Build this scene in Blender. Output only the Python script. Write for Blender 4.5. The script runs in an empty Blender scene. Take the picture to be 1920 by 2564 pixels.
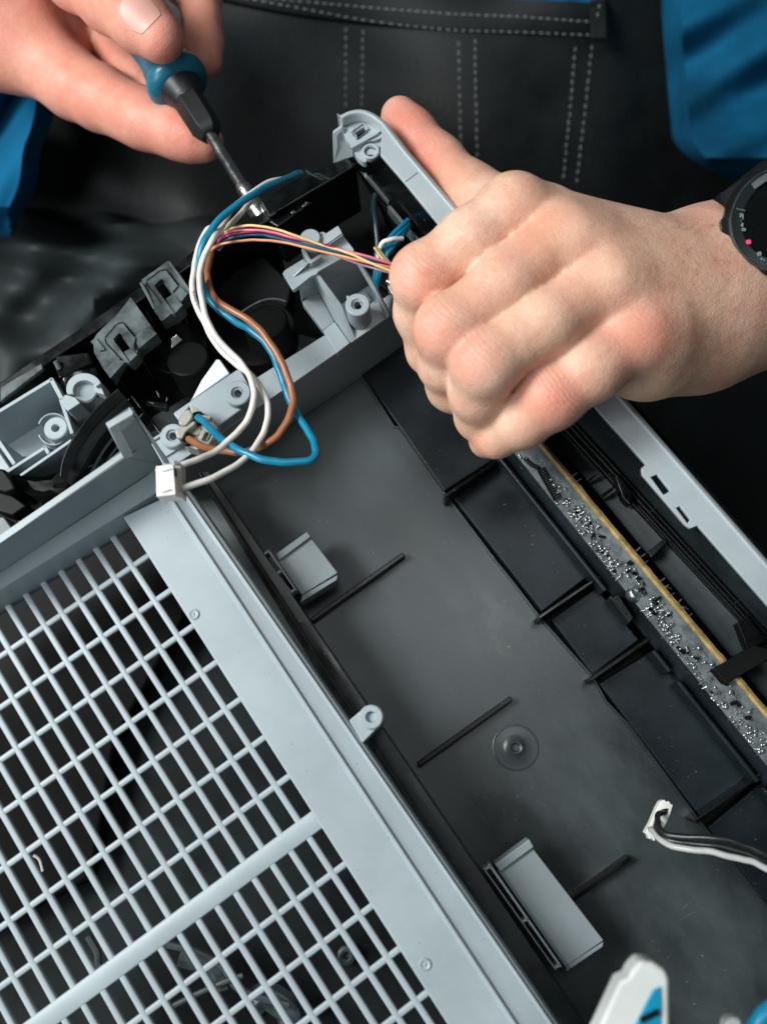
import bpy, bmesh, math, random
import numpy as np
from mathutils import Vector, Matrix
random.seed(7); np.random.seed(7)
SC = bpy.context.scene
COL = SC.collection

# ------------------------------------------------------------------ camera
# fitted to the grille of the photograph; the world frame is the printer's own frame
F_PX = 2002.96 / .8625                     # focal length in photograph pixels (1920 wide)
PITCH, ROLL, YAW = .258124679, .164193337, .460387234
D0 = 300.0                                 # mm from lens to the grille plane on the axis
CX, CY = 960.0, 1282.0
def rotz(a): return np.array([[math.cos(a), -math.sin(a), 0], [math.sin(a), math.cos(a), 0], [0, 0, 1.]])
_s, _k = math.sin(PITCH), math.cos(PITCH)
_right = np.array([1., 0, 0]); _up = np.array([0, _k, _s]); _back = np.array([0, -_s, _k])
_cr, _sr = math.cos(ROLL), math.sin(ROLL)
# picture axes (rolled)
_R = rotz(-YAW)
RT = _R @ (_right * _cr - _up * _sr)
UP = _R @ (_right * _sr + _up * _cr)
BK = _R @ _back
CAM = _R @ (_back * D0)
cam_data = bpy.data.cameras.new('camera'); cam = bpy.data.objects.new('camera', cam_data); COL.objects.link(cam)
M = Matrix(((RT[0], UP[0], BK[0], CAM[0] * .001), (RT[1], UP[1], BK[1], CAM[1] * .001), (RT[2], UP[2], BK[2], CAM[2] * .001), (0, 0, 0, 1)))
cam.matrix_world = M
cam_data.sensor_fit = 'HORIZONTAL'; cam_data.sensor_width = 36
cam_data.lens = 36 * F_PX / 1920
cam_data.clip_start = .01; cam_data.clip_end = 20
cam_data.dof.use_dof = True; cam_data.dof.focus_distance = .305; cam_data.dof.aperture_fstop = 13
SC.camera = cam

# ------------------------------------------------------------------ world and lamps (a soft-lit workshop)
W = bpy.data.worlds.new('World'); SC.world = W; W.use_nodes = True
W.node_tree.nodes['Background'].inputs[0].default_value = (.62, .76, .80, 1)
W.node_tree.nodes['Background'].inputs[1].default_value = .075
def area(name, loc, target, size, size_y, power, col):
    d = bpy.data.lights.new(name, 'AREA'); d.shape = 'RECTANGLE'; d.size = size; d.size_y = size_y
    d.energy = power; d.color = col
    o = bpy.data.objects.new(name, d); COL.objects.link(o)
    o.location = loc
    o.rotation_euler = (Vector(target) - Vector(loc)).to_track_quat('-Z', 'Y').to_euler()
    return o
def mirror_spot(px_, py_, z, dist):       # where a lamp must hang for its sheen to fall at this spot of the tray
    u, v = px_, py_; r = RT * (u - CX) + UP * (CY - v) - BK * F_PX; t = (z - CAM[2]) / r[2]; p = CAM + r * t
    d = r / np.linalg.norm(r); d[2] = -d[2]; q = p + d * dist; return tuple(q * .001), tuple(p * .001)
area('softbox_lamp', (-.47, .43, .76), (.02, .03, 0), .38, .34, 12.5, (.97, 1, .985))
lp_, lt_ = mirror_spot(1180, 1480, -40, 900)
area('tray_sheen_light', lp_, lt_, .26, .20, 1.1, (.92, .98, 1))  # unseen light, added to lay a soft sheen on the tray floor
area('left_fill_light', (-.80, -.02, .48), (.02, .03, 10e-3), .40, .26, 3.0, (.90, .97, 1))  # unseen fill, added at the left to light the sides of the fingers
SC.view_settings.view_transform = 'Standard'; SC.view_settings.look = 'None'
SC.view_settings.exposure = 0.0; SC.view_settings.gamma = 1

# ------------------------------------------------------------------ photograph coordinates -> mm
CROPS = {'S': (0, 0, 1.), 'O': (0, 0, 1 / .8625), 'A0': (0, 0, 960 / 1656), 'A1': (960, 0, 960 / 1656), 'A2': (0, 560, 960 / 1656), 'A3': (800, 200, 1120 / 1656),
 'B0': (500, 400, 600 / 1656), 'B1': (0, 1200, 960 / 1656), 'B2': (0, 1864, 960 / 1656), 'B3': (960, 1000, 960 / 1656), 'B4': (960, 1700, 960 / 1656),
 'B5': (500, 1150, 600 / 1656), 'C0': (0, 900, 520 / 1656), 'C1': (220, 620, 540 / 1656), 'C2': (640, 540, 460 / 1656), 'C3': (360, 960, 500 / 1656),
 'C4': (800, 220, 360 / 1656), 'C5': (1400, 980, 520 / 1656), 'C6': (1700, 380, 220 / 1217), 'C7': (1240, 1080, 460 / 1656)}
def px(c, x, y):
    a = CROPS[c]; return a[0] + x * a[2], a[1] + y * a[2]
def ray(c, x, y):
    u, v = px(c, x, y)
    return RT * (u - CX) + UP * (CY - v) - BK * F_PX
def S(c, x, y, z):                       # point on the horizontal plane at height z (mm)
    r = ray(c, x, y); t = (z - CAM[2]) / r[2]
    return CAM + r * t
def SD(c, x, y, d):                      # point at optical depth d (mm)
    return CAM + ray(c, x, y) * (d / F_PX)
def proj(p):
    q = np.asarray(p, float) - CAM
    d = -(q @ BK); return CX + F_PX * (q @ RT) / d, CY - F_PX * (q @ UP) / d
def depth(p): return -((np.asarray(p, float) - CAM) @ BK)

# ------------------------------------------------------------------ materials
def mat(name, col, rough=.45, metal=0., spec=.5, bump=0., bscale=400., var=0., vscale=30., coat=0., sub=0., trans=0., rvar=0., stretch=None, speck=0.):
    m = bpy.data.materials.new(name); m.use_nodes = True
    nt = m.node_tree; N = nt.nodes; L = nt.links
    b = N['Principled BSDF']
    b.inputs['Roughness'].default_value = rough; b.inputs['Metallic'].default_value = metal
    b.inputs['Specular IOR Level'].default_value = spec; b.inputs['Coat Weight'].default_value = coat
    b.inputs['Coat Roughness'].default_value = .15
    if sub: b.inputs['Subsurface Weight'].default_value = sub; b.inputs['Subsurface Scale'].default_value = .002
    if trans: b.inputs['Transmission Weight'].default_value = trans
    b.inputs['Base Color'].default_value = (*col, 1)
    tc = N.new('ShaderNodeTexCoord'); src = tc.outputs['Object']
    if stretch:
        mp = N.new('ShaderNodeMapping'); mp.inputs['Scale'].default_value = stretch; L.new(src, mp.inputs[0]); src = mp.outputs[0]
    if var or rvar:
        n = N.new('ShaderNodeTexNoise'); n.inputs['Scale'].default_value = vscale; n.inputs['Detail'].default_value = 6; n.inputs['Roughness'].default_value = .6
        L.new(src, n.inputs['Vector'])
        if var:
            r = N.new('ShaderNodeValToRGB'); e = r.color_ramp.elements
            e[0].position = .38; e[1].position = .62
            e[0].color = (*[c * (1 - var) for c in col], 1); e[1].color = (*[min(1, c * (1 + var)) for c in col], 1)
            L.new(n.outputs[0], r.inputs[0]); out = r.outputs[0]
            if speck:
                n3 = N.new('ShaderNodeTexNoise'); n3.inputs['Scale'].default_value = 900; n3.inputs['Detail'].default_value = 1
                L.new(src, n3.inputs['Vector'])
                r3 = N.new('ShaderNodeValToRGB'); r3.color_ramp.elements[0].position = .76; r3.color_ramp.elements[1].position = .80
                L.new(n3.outputs[0], r3.inputs[0])
                mx = N.new('ShaderNodeMixRGB'); mx.inputs[2].default_value = (speck, speck, speck, 1)
                L.new(r3.outputs[0], mx.inputs[0]); L.new(out, mx.inputs[1]); out = mx.outputs[0]
            L.new(out, b.inputs['Base Color'])
        if rvar:
            mr = N.new('ShaderNodeMapRange'); mr.inputs[1].default_value = .3; mr.inputs[2].default_value = .7
            mr.inputs[3].default_value = max(.05, rough - rvar); mr.inputs[4].default_value = min(1, rough + rvar)
            L.new(n.outputs[0], mr.inputs[0]); L.new(mr.outputs[0], b.inputs['Roughness'])
    if bump:
        n2 = N.new('ShaderNodeTexNoise'); n2.inputs['Scale'].default_value = bscale; n2.inputs['Detail'].default_value = 4
        L.new(src, n2.inputs['Vector'])
        bp = N.new('ShaderNodeBump'); bp.inputs['Strength'].default_value = bump; bp.inputs['Distance'].default_value = .0003
        L.new(n2.outputs[0], bp.inputs['Height']); L.new(bp.outputs[0], b.inputs['Normal'])
    return m
GREY = mat('grey_plastic', (.33, .383, .408), .40, bump=.12, bscale=2500, var=.07, vscale=30, rvar=.08, speck=.16)
GREY2 = mat('silver_plastic', (.39, .44, .465), .30, bump=.10, bscale=3000, var=.05, vscale=60, rvar=.06)
DGREY = mat('dark_grey_plastic', (.085, .105, .115), .45, bump=.1, bscale=2500, var=.15, vscale=80, rvar=.1)
SMOKE = mat('smoked_grey_plastic', (.07, .088, .092), .36, bump=.08, bscale=1500, var=.5, vscale=120, rvar=.12)
BLACK = mat('black_plastic', (.0035, .0042, .0045), .24, spec=.32, bump=.06, bscale=1500, var=.4, vscale=60, rvar=.14, speck=.12)
BLACKM = mat('matt_black_plastic', (.0035, .004, .004), .5, spec=.18, bump=.1, bscale=1800, var=.3, vscale=60)
TRAY = mat('worn_tray_plastic', (.050, .062, .066), .38, spec=.55, bump=.10, bscale=2600, var=.55, vscale=15, rvar=.2, speck=.2, stretch=(1, .5, 1))
PANEL = mat('navy_black_plastic', (.0065, .011, .0145), .36, spec=.3, bump=.08, bscale=2600, var=.3, vscale=45, rvar=.08, speck=.12)
CLIPG = mat('shaded_clip_plastic', (.27, .315, .335), .4, bump=.1, bscale=2500, var=.06, vscale=60)  # cover grey darkened, putting the shade round the clips into the colour
INNER = mat('inner_black', (.016, .021, .022), .6, spec=.15, var=.6, vscale=25)
GLOSSB = mat('glossy_black_plastic', (.004, .005, .0055), .22, spec=.5, bump=.08, bscale=250, var=.5, vscale=90, rvar=.10, speck=.10)
DEEP = mat('shade_black', (.0035, .0042, .0045), .6, spec=.15)  # near-black base, blocked light of the recesses put into the colour
STRIP = mat('dusty_strip_plastic', (.022, .026, .027), .42, bump=.12, bscale=1500, var=.55, vscale=90, rvar=.12, speck=.2)
WHITE = mat('white_nylon', (.80, .79, .74), .42, bump=.05, var=.06, vscale=200)
NYLON = mat('milky_nylon', (.66, .65, .57), .30, trans=.45, var=.1, vscale=300, bump=.3, bscale=500)
BRD = mat('circuit_lacquer', (.12, .135, .14), .38, bump=.3, bscale=1600, var=.35, vscale=200)
FR4 = mat('board_edge', (.34, .225, .075), .5, bump=.4, bscale=900, var=.35, vscale=250)
SOLDER = mat('solder', (.50, .53, .54), .34, metal=1.)
STEEL = mat('steel', (.50, .50, .48), .24, metal=1., bump=.1, bscale=800, rvar=.08, vscale=200)
WSTEEL = mat('worn_steel', (.55, .54, .50), .3, metal=1., bump=1.0, bscale=500, rvar=.15, vscale=300)
BRASS = mat('brass', (.55, .40, .18), .35, metal=.6)
BLUEH = mat('blue_handle_rubber', (.012, .13, .20), .32, bump=.15, bscale=700, var=.15, vscale=80)
RUBBER = mat('black_rubber', (.012, .013, .014), .45)
LEATH = mat('black_leather', (.0085, .0108, .0112), .52, bump=.7, bscale=420, var=.5, vscale=12, rvar=.10, spec=.28)
THREAD = mat('white_thread', (.42, .44, .43), .7)
SHIRT = mat('blue_cloth', (.002, .098, .21), .85, bump=.6, bscale=900, var=.3, vscale=14, spec=.2)
WATCHM = mat('gunmetal', (.10, .115, .12), .34, metal=.8, bump=.1, rvar=.12, vscale=200)
WATCHB = mat('watch_black', (.006, .007, .008), .22)
WATCHI = mat('watch_inlay', (.012, .018, .020), .28)
TIN = mat('tinned_pin', (.42, .44, .44), .4)
PINK = mat('pink_mark', (.75, .02, .16), .5)
PRINT = mat('grey_print', (.20, .23, .23), .6)
NAIL = mat('nail', (.68, .36, .30), .45, sub=.25)
def wire_mat(n, c): return mat(n, c, .33, bump=.12, bscale=900, var=.08, vscale=150)
W_BLUE = wire_mat('blue_wire', (.004, .20, .34)); W_BROWN = wire_mat('brown_wire', (.33, .125, .055)); W_WHITE = wire_mat('white_wire', (.74, .71, .66))
W_YEL = wire_mat('yellow_wire', (.83, .56, .22)); W_PINK = wire_mat('pink_wire', (.72, .17, .28)); W_RED = wire_mat('crimson_wire', (.30, .008, .06))
W_NAVY = wire_mat('navy_wire', (.006, .10, .19)); W_MAUVE = wire_mat('mauve_wire', (.50, .28, .38)); W_ORG = wire_mat('orange_wire', (.78, .33, .14)); W_BLACK = wire_mat('black_wire', (.012, .014, .015))

# ------------------------------------------------------------------ mesh helpers (all in mm)
def vv(p): return Vector((float(p[0]), float(p[1]), float(p[2])))
class MB:
    def __init__(s): s.v = []; s.f = []
    def add(s, vs, fs):
        o = len(s.v); s.v += [tuple(float(c) for c in p) for p in vs]; s.f += [tuple(i + o for i in f) for f in fs]; return s
    def build(s, name, m, parent=None, bevel=.25, smooth=True, label=None, seg=2, kind=None, loc=None):
        me = bpy.data.meshes.new(name)
        me.from_pydata([(x * .001, y * .001, z * .001) for x, y, z in s.v], [], s.f)
        bm = bmesh.new(); bm.from_mesh(me)
        bmesh.ops.remove_doubles(bm, verts=bm.verts, dist=1e-6)
        bmesh.ops.recalc_face_normals(bm, faces=bm.faces)
        bm.to_mesh(me); bm.free()
        me.materials.append(m)
        o = bpy.data.objects.new(name, me); COL.objects.link(o)
        if parent:
            o.parent = parent
            o.matrix_parent_inverse = Matrix.Translation(-wloc(parent))
        if smooth:
            me.shade_smooth()
            if bevel:
                b = o.modifiers.new('bevel', 'BEVEL'); b.width = bevel * .001; b.segments = seg; b.limit_method = 'ANGLE'; b.angle_limit = math.radians(38); b.harden_normals = True
            else:
                me.set_sharp_from_angle(angle=math.radians(40))
        if label: o['label'] = label
        if kind: o['kind'] = kind
        return o
def wloc(o):
    if o is None: return Vector((0, 0, 0))
    v = o.location.copy()
    if o.parent: v += wloc(o.parent) + o.matrix_parent_inverse.translation
    return v
def thing(name, label, cat, loc=None, group=None):
    o = bpy.data.objects.new(name, None); COL.objects.link(o); o.empty_display_size = .01
    if loc is not None: o.location = vv(loc) * .001
    o['label'] = label; o['category'] = cat
    if group: o['group'] = group
    return o
def tag(o, label, cat, group=None):
    o['label'] = label; o['category'] = cat
    if group: o['group'] = group
    return o
def P(c, pts, z):                        # polygon on plane z, or per-point z as third value
    return [S(c, p[0], p[1], p[2] if len(p) > 2 else z) for p in pts]
def prism(mb, top, h, d=None):           # 3D outline, swept down by h (mm) or by the vector d
    d = np.array([0, 0, -h]) if d is None else np.asarray(d)
    n = len(top); low = [np.asarray(p) + d for p in top]
    return mb.add(list(top) + low, [tuple(range(n)), tuple(range(2 * n - 1, n - 1, -1))] + [(i, (i + 1) % n, n + (i + 1) % n, n + i) for i in range(n)])
def plate(c, pts, z, h, mb=None): return prism(mb or MB(), P(c, pts, z), h)
def loft(mb, secs, closed=True, cap=True):
    n = len(secs[0]); vs = [p for s in secs for p in s]; fs = []
    for k in range(len(secs) - 1):
        for i in range(n if closed else n - 1):
            j = (i + 1) % n; fs.append((k * n + i, k * n + j, (k + 1) * n + j, (k + 1) * n + i))
    if cap and closed: fs += [tuple(range(n))[::-1], tuple(range((len(secs) - 1) * n, len(secs) * n))]
    return mb.add(vs, fs)
def sheet(mb, rows, th=1.0, nrm=None):   # grid of points -> slab of thickness th going down
    d = np.array([0, 0, -th]) if nrm is None else np.asarray(nrm) * th
    R = len(rows); Cn = len(rows[0]); top = [np.asarray(p) for r in rows for p in r]; low = [p + d for p in top]; n = len(top); fs = []
    for r in range(R - 1):
        for c in range(Cn - 1):
            a, b, e, f = r * Cn + c, r * Cn + c + 1, (r + 1) * Cn + c + 1, (r + 1) * Cn + c
            fs += [(a, b, e, f), (n + f, n + e, n + b, n + a)]
    rim = [c for c in range(Cn)] + [r * Cn + Cn - 1 for r in range(1, R)] + [(R - 1) * Cn + c for c in range(Cn - 2, -1, -1)] + [r * Cn for r in range(R - 2, 0, -1)]
    for i in range(len(rim)):
        a, b = rim[i], rim[(i + 1) % len(rim)]; fs.append((a, n + a, n + b, b))
    return mb.add(top + low, fs)
def bar(mb, a, b, w, h, w2=None):        # box from a to b (top centre line), width w, height h downwards
    a, b = np.asarray(a), np.asarray(b); t = b - a; t /= np.linalg.norm(t); s = np.cross(t, [0, 0, 1.]); s /= np.linalg.norm(s)
    w2 = w if w2 is None else w2; dn = np.array([0, 0, -h])
    sa = [a - s * w / 2, a + s * w / 2, a + s * w2 / 2 + dn, a - s * w2 / 2 + dn]
    return loft(mb, [sa, [p + (b - a) for p in sa]])
def catmull(pts, n=8):
    P_ = [np.asarray(p, float) for p in pts]; P_ = [2 * P_[0] - P_[1]] + P_ + [2 * P_[-1] - P_[-2]]; out = []
    for i in range(1, len(P_) - 2):
        p0, p1, p2, p3 = P_[i - 1:i + 3]
        for k in range(n):
            t = k / n; out.append(.5 * ((2 * p1) + (-p0 + p2) * t + (2 * p0 - 5 * p1 + 4 * p2 - p3) * t * t + (-p0 + 3 * p1 - 3 * p2 + p3) * t ** 3))
    out.append(P_[-2]); return out
def frames(path):
    T = []
    for i in range(len(path)):
        t = path[min(i + 1, len(path) - 1)] - path[max(i - 1, 0)]; T.append(t / np.linalg.norm(t))
    u = np.cross(T[0], [0, 0, 1.]);
    if np.linalg.norm(u) < .1: u = np.cross(T[0], [0, 1., 0])
    u /= np.linalg.norm(u); U = []
    for t in T:
        u = u - t * (u @ t); u /= np.linalg.norm(u); U.append((u, np.cross(t, u)))
    return T, U
def tube(mb, path, r, n=10):
    path = [np.asarray(p, float) for p in path]; T, U = frames(path)
    rr = r if hasattr(r, '__len__') else [r] * len(path)
    secs = [[p + (u * math.cos(a) + w * math.sin(a)) * q for a in [2 * math.pi * i / n for i in range(n)]] for p, (u, w), q in zip(path, U, rr)]
    return loft(mb, secs)
def lathe(mb, c, axis, prof, n=28, ring=False):      # prof: (radius, height along axis)
    c = np.asarray(c); ax = np.asarray(axis, float); ax /= np.linalg.norm(ax)
    u = np.cross(ax, [0, 1., 0]);
    if np.linalg.norm(u) < .1: u = np.cross(ax, [1., 0, 0])
    u /= np.linalg.norm(u); w = np.cross(ax, u)
    secs = [[c + ax * h + (u * math.cos(a) + w * math.sin(a)) * max(r, .01) for a in [2 * math.pi * i / n for i in range(n)]] for r, h in prof]
    if ring: return loft(mb, secs + [secs[0]], cap=False)
    return loft(mb, secs)
ZU = np.array([0, 0, 1.])
def boss(mb, c, r, rh, h, deep=4, n=28, chamfer=.4):   # hollow post, c = centre of its top
    deep = min(deep, (h - .3) / 2)
    return lathe(mb, c, ZU, [(r + .0, -h), (r, -chamfer), (r - chamfer, 0), (rh + .3, 0), (rh, -.4), (rh, -deep * 2), (.01, -deep * 2)], n)
def thread(mb, c, r, n=3, pitch=.9):
    pts = [np.asarray(c) + np.array([math.cos(a) * r, math.sin(a) * r, -.5 - pitch * a / 6.283]) for a in np.linspace(0, 6.283 * n, int(18 * n))]
    return tube(mb, pts, .22, 6)
#BODY
LINER = mat('liner_plastic', (.018, .025, .028), .42, spec=.35, bump=.1, bscale=2000, var=.3, vscale=60)
# ================================================================== the opened printer
printer = thing('printer', 'opened printer housing of grey and black plastic lying across the whole picture', 'printer', S('S', 800, 1500, -45))

# ---- vented cover: grille plane z = 0
yw = YAW
ox, oy = (_R @ np.array([-82.8810227, -4.06185514, 0]))[:2]
SA, SB, WB = 6.58456427, 13.9401796, .177091988
def col_x(c): return ox - c * SA
def row_y(r): return oy - (r + (WB if r > 7 else 0) + (WB * .5 if r == 7 else 0)) * SB
BZ = 8.0                                  # height of the solid band beside the grille
inner = [('B1', 520, 170), ('B1', 640, 335), ('B1', 820, 612), ('B1', 1000, 905), ('B1', 1210, 1208), ('B2', 1500, 505), ('B2', 1656, 745), ('S', 1110, 2564), ('S', 1180, 2680)]
groove = [('B1', 715, 80), ('B1', 860, 300), ('B1', 1050, 560), ('B1', 1300, 900), ('B1', 1490, 1208), ('B4', 0, 615), ('B4', 280, 1040), ('B4', 555, 1480), ('S', 1350, 2680)]
outer = [('B1', 800, 50), ('B1', 905, 170), ('B1', 1000, 310), ('B1', 1200, 610), ('B1', 1400, 875), ('B1', 1620, 1185), ('B4', 300, 845), ('B4', 740, 1485), ('S', 1475, 2680)]
def SS(t, z): return S(t[0], t[1], t[2], z)
def resample(line, n):
    pts = [np.array(px(*t)) for t in line]; d = np.r_[0, np.cumsum([np.linalg.norm(pts[i + 1] - pts[i]) for i in range(len(pts) - 1)])]
    out = []
    for s in np.linspace(0, d[-1], n):
        i = min(np.searchsorted(d, s, 'right') - 1, len(pts) - 2); f = (s - d[i]) / (d[i + 1] - d[i]); out.append(pts[i] * (1 - f) + pts[i + 1] * f)
    return out
def fitline(line):                        # straighten a hand-measured line
    pts = np.array([px(*t) for t in line]); c = pts.mean(0); u, s, vt = np.linalg.svd(pts - c); d = vt[0]
    t0, t1 = (pts[0] - c) @ d, (pts[-1] - c) @ d; return [c + d * (t0 + (t1 - t0) * k / 12) for k in range(13)]
gi, gg, go = fitline(inner), fitline(groove), fitline(outer)
secs = []
for a, b, c in zip(gi, gg, go):
    pa, pb, pc = [np.array(S('S', q[0], q[1], BZ)) for q in (a, b, c)]
    s = pc - pb; s[2] = 0; s /= np.linalg.norm(s)
    secs.append([pa + [0, 0, -8.5], pa + [0, 0, -.4], pa + s * .5, pb - s * .9, pb - s * .3 + [0, 0, .7], pb + s * .5 + [0, 0, .7], pb + s * .9 + [0, 0, -.5], pc - s * 2.6 + [0, 0, -1.0],
                 pc - s * 2.0 + [0, 0, -.5], pc - s * 1.5 + [0, 0, -.6], pc - s * 1.3 + [0, 0, -1.6], pc - s * .5 + [0, 0, -1.8], pc + [0, 0, -2.4], pc + [0, 0, -16], pc - s * 2 + [0, 0, -16], pc - s * 2 + [0, 0, -3.6], pa + s * 2 + [0, 0, -3.6], pa + s * 2 + [0, 0, -8.5]])
mb = MB(); loft(mb, secs); mb.build('cover_panel', GREY, printer, bevel=.3)
# two moulded pins on the band
for c, x, y in (('B1', 838, 585), ('B4', 180, 1235)):
    mb = MB(); lathe(mb, S(c, x, y, BZ), ZU, [(1.7, -.5), (1.7, .25), (1.4, .5), (.9, .25), (.5, .2), (.01, .6)], 20); mb.build('moulded_pin', GREY, printer, bevel=0)
# slats: rounded bars, each one an object, meshes shared
def slat_mesh(w, h, length, axis):
    mb = MB(); pr = [(-w / 2 + .15, -h), (-w / 2, -.5), (-w / 2 + .2, -.14), (-w / 2 + .5, 0), (w / 2 - .5, 0), (w / 2 - .2, -.14), (w / 2, -.5), (w / 2 - .15, -h)]
    if axis == 'y': loft(mb, [[np.array([a, y, z]) for a, z in pr] for y in (0, -length)])
    else: loft(mb, [[np.array([x, a, z]) for a, z in pr] for x in (0, -length)])
    return mb
def at_mm(o, p): o.location = vv(p) * .001
y_top = S('B1', 480, 240, 0)[1]
proto = None
for c in range(-1, 24):
    L_ = 300
    if c == -1: start = None
    x = col_x(c)
    # top end: under the wall line ; wall line runs along x' almost exactly
    t0, t1 = S('B1', 0, 565, 0), S('B1', 540, 213, 0)
    y0 = t0[1] + (t1[1] - t0[1]) * (x - t0[0]) / (t1[0] - t0[0]) + 1.5
    if c == -1: continue
    if proto is None:
        proto = slat_mesh(2.05, 2.0, L_, 'y').build('slat', GREY, printer, bevel=0); o = proto
    else:
        o = bpy.data.objects.new('slat', proto.data); COL.objects.link(o); o.parent = printer; o.matrix_parent_inverse = proto.matrix_parent_inverse
    at_mm(o, (x, y0, 0))
# extra columns on the right that start lower, where the band runs outwards
for c in range(1, 8):
    x = col_x(-c); yy = None
    for q in np.linspace(0, 1, 400):
        a = np.array(gi[0]) * (1 - q) + np.array(gi[-1]) * q; p = S('S', a[0], a[1], 0)
        if p[0] > x: yy = p[1]; break
    if yy is None: break
    o = bpy.data.objects.new('slat', proto.data); COL.objects.link(o); o.parent = printer; o.matrix_parent_inverse = proto.matrix_parent_inverse; at_mm(o, (x, yy, 0))
crp = None
for r in range(0, 15):
    if r == 7: continue
    if crp is None: crp = slat_mesh(2.0, 2.0, 200, 'x').build('cross_slat', GREY, printer, bevel=0); o = crp
    else:
        o = bpy.data.objects.new('cross_slat', crp.data); COL.objects.link(o); o.parent = printer; o.matrix_parent_inverse = crp.matrix_parent_inverse
    y = row_y(r); xe = None
    for q in np.linspace(0, 1, 400):
        a = np.array(gi[0]) * (1 - q) + np.array(gi[-1]) * q; p = S('S', a[0], a[1], 1)
        if p[1] < y: xe = p[0]; break
    if xe is None: bpy.data.objects.remove(o); break
    at_mm(o, (xe + 1.2, y, -.12))
y7 = row_y(7)
for q in np.linspace(0, 1, 400):
    a = np.array(gi[0]) * (1 - q) + np.array(gi[-1]) * q; p = S('S', a[0], a[1], 1)
    if p[1] < y7: xe = p[0]; break
mb = slat_mesh(6.0, 2.8, 200, 'x'); o = mb.build('wide_cross_slat', GREY, printer, bevel=0); at_mm(o, (xe + 1.2, y7, .2))

# ---- upright front wall above the grille
zb, zl, zr = 10.0, 9.0, 30.0
ledge_base = [S('C0', -500, 2030, zb), S('C0', 1300, 836, zb)]
ledge_edge = [S('C0', -500, 2145, zl), S('C0', 1300, 1028, zl)]
grill_top = [S('C0', -500, 2330, 0), S('C0', 980, 1258, 0)]
mb = MB()
e0, e1 = ledge_edge; b0, b1 = ledge_base
gt0, gt1 = S('B1', -300, 763, 0), S('B1', 560, 200, 0)
gt1 = gt0 + (gt1 - gt0) * 1.25
loft(mb, [[b0, e0 + [0, .6, 0], e0, gt0 + [0, 0, .0], gt0 + [0, 0, -4.5], gt0 + [0, 3, -4.5], b0 + [0, 0, -14]], [b1, e1 + [0, .6, 0], e1, gt1 + [0, 0, .0], gt1 + [0, 0, -4.5], gt1 + [0, 3, -4.5], b1 + [0, 0, -14]]])
mb.build('ledge', GREY, printer, bevel=.35)
fw = [('C0', -500, 2030, zb), ('C0', 1300, 836, zb), ('C0', 1345, 842, zb + 3), ('C0', 1062, 418, 50), ('C0', 1050, 448, 50), ('C0', 870, 552, 50), ('C0', 985, 778, 31), ('C0', 1050, 745, 31), ('C0', -500, 1808, zr)]
front = [S(*p) for p in fw]
back = np.array([0, 2.2, -.0])
prism(MB(), front, 0, back)
mb = MB(); prism(mb, [front[i] for i in (0, 1, 6, 7, 8)], 0, back)
mb.build('front_wall', GREY, printer, bevel=.5)
mb = MB(); prism(mb, [front[i] for i in (1, 3, 4, 5, 6)], 0, back)
mb.build('wall_step', GREY, printer, bevel=.3)
# raised post of the step, its left cheek and right flange
mb = MB(); prism(mb, [S('C0', 870, 552, 51), S('C0', 935, 520, 51), S('C0', 1042, 742, 33), S('C0', 980, 778, 32)], 0, [0, 0, -3]); mb.build('wall_cheek', GREY2, printer, bevel=.3)
mb = MB(); prism(mb, [S('C0', 1058, 410, 52), S('C0', 1078, 440, 52), S('C0', 1355, 832, 14), S('C0', 1310, 832, 14)], 0, [.3, 2.0, -1.5]); mb.build('corner_flange', GREY2, printer, bevel=.25)
mb = MB(); prism(mb, [S('C0', 870, 545, 52), S('C0', 1050, 438, 52), S('C0', 1062, 462, 51), S('C0', 948, 548, 51), S('C0', 935, 520, 51.5), S('C0', 880, 560, 51)], 2.5); mb.build('wall_cap', GREY2, printer, bevel=.25)

# ---- screw tab on the edge of the cover
mb = MB(); tc = S('B5', 1185, 1782, 9)
pts = []
ce = px('B5', 1185, 1782)
for a in np.linspace(-150, 52, 16):
    pts.append(S('S', ce[0] + 31 * math.cos(math.radians(a)) * 1.02, ce[1] + 31 * math.sin(math.radians(a)), 7.4))
tabout = [S('B5', 1030, 1805, 7.4)] + pts + [S('B5', 1125, 1965, 7.4)]
prism(mb, tabout, 13); mb.build('screw_tab', GREY, printer, bevel=.5)
mb = MB(); boss(mb, tc, 3.6, 1.5, 6, 7); mb.build('tab_ring', GREY, printer, bevel=0)

# ---- dark strip between cover and tray
sl = fitline([('B5', 10, 190), ('B5', 700, 1090), ('B5', 1110, 1740), ('B4', 230, 880), ('B4', 760, 1490)])
sr_ = fitline([('B5', 90, 170), ('B5', 450, 640), ('B5', 700, 1000), ('B5', 1160, 1690), ('B4', 470, 960), ('B4', 880, 1490)])
def extend(l, n0=.0, n1=.08):
    a, b = np.array(l[0]), np.array(l[-1]); return a - (b - a) * n0, b + (b - a) * n1
a0, a1 = extend(sl, .02); b0_, b1_ = extend(sr_, .02)
secs = []
for q in np.linspace(0, 1, 5):
    a = a0 + (a1 - a0) * q; b = b0_ + (b1_ - b0_) * q
    pa, pb = S('S', a[0], a[1], -9), S('S', b[0], b[1], -10)
    w = pb - pa
    secs.append([pa, pa + w * .06 + [0, 0, .3], pa + w * .3 + [0, 0, -.5], pb, pb + [0, 0, -32], pa + [0, 0, -34], pa + w * -.8 + [0, 0, -34], pa + w * -.8 + [0, 0, -31], pa + [0, 0, -31]])
mb = MB(); loft(mb, secs); mb.build('tray_wall', STRIP, printer, bevel=.25)

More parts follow.
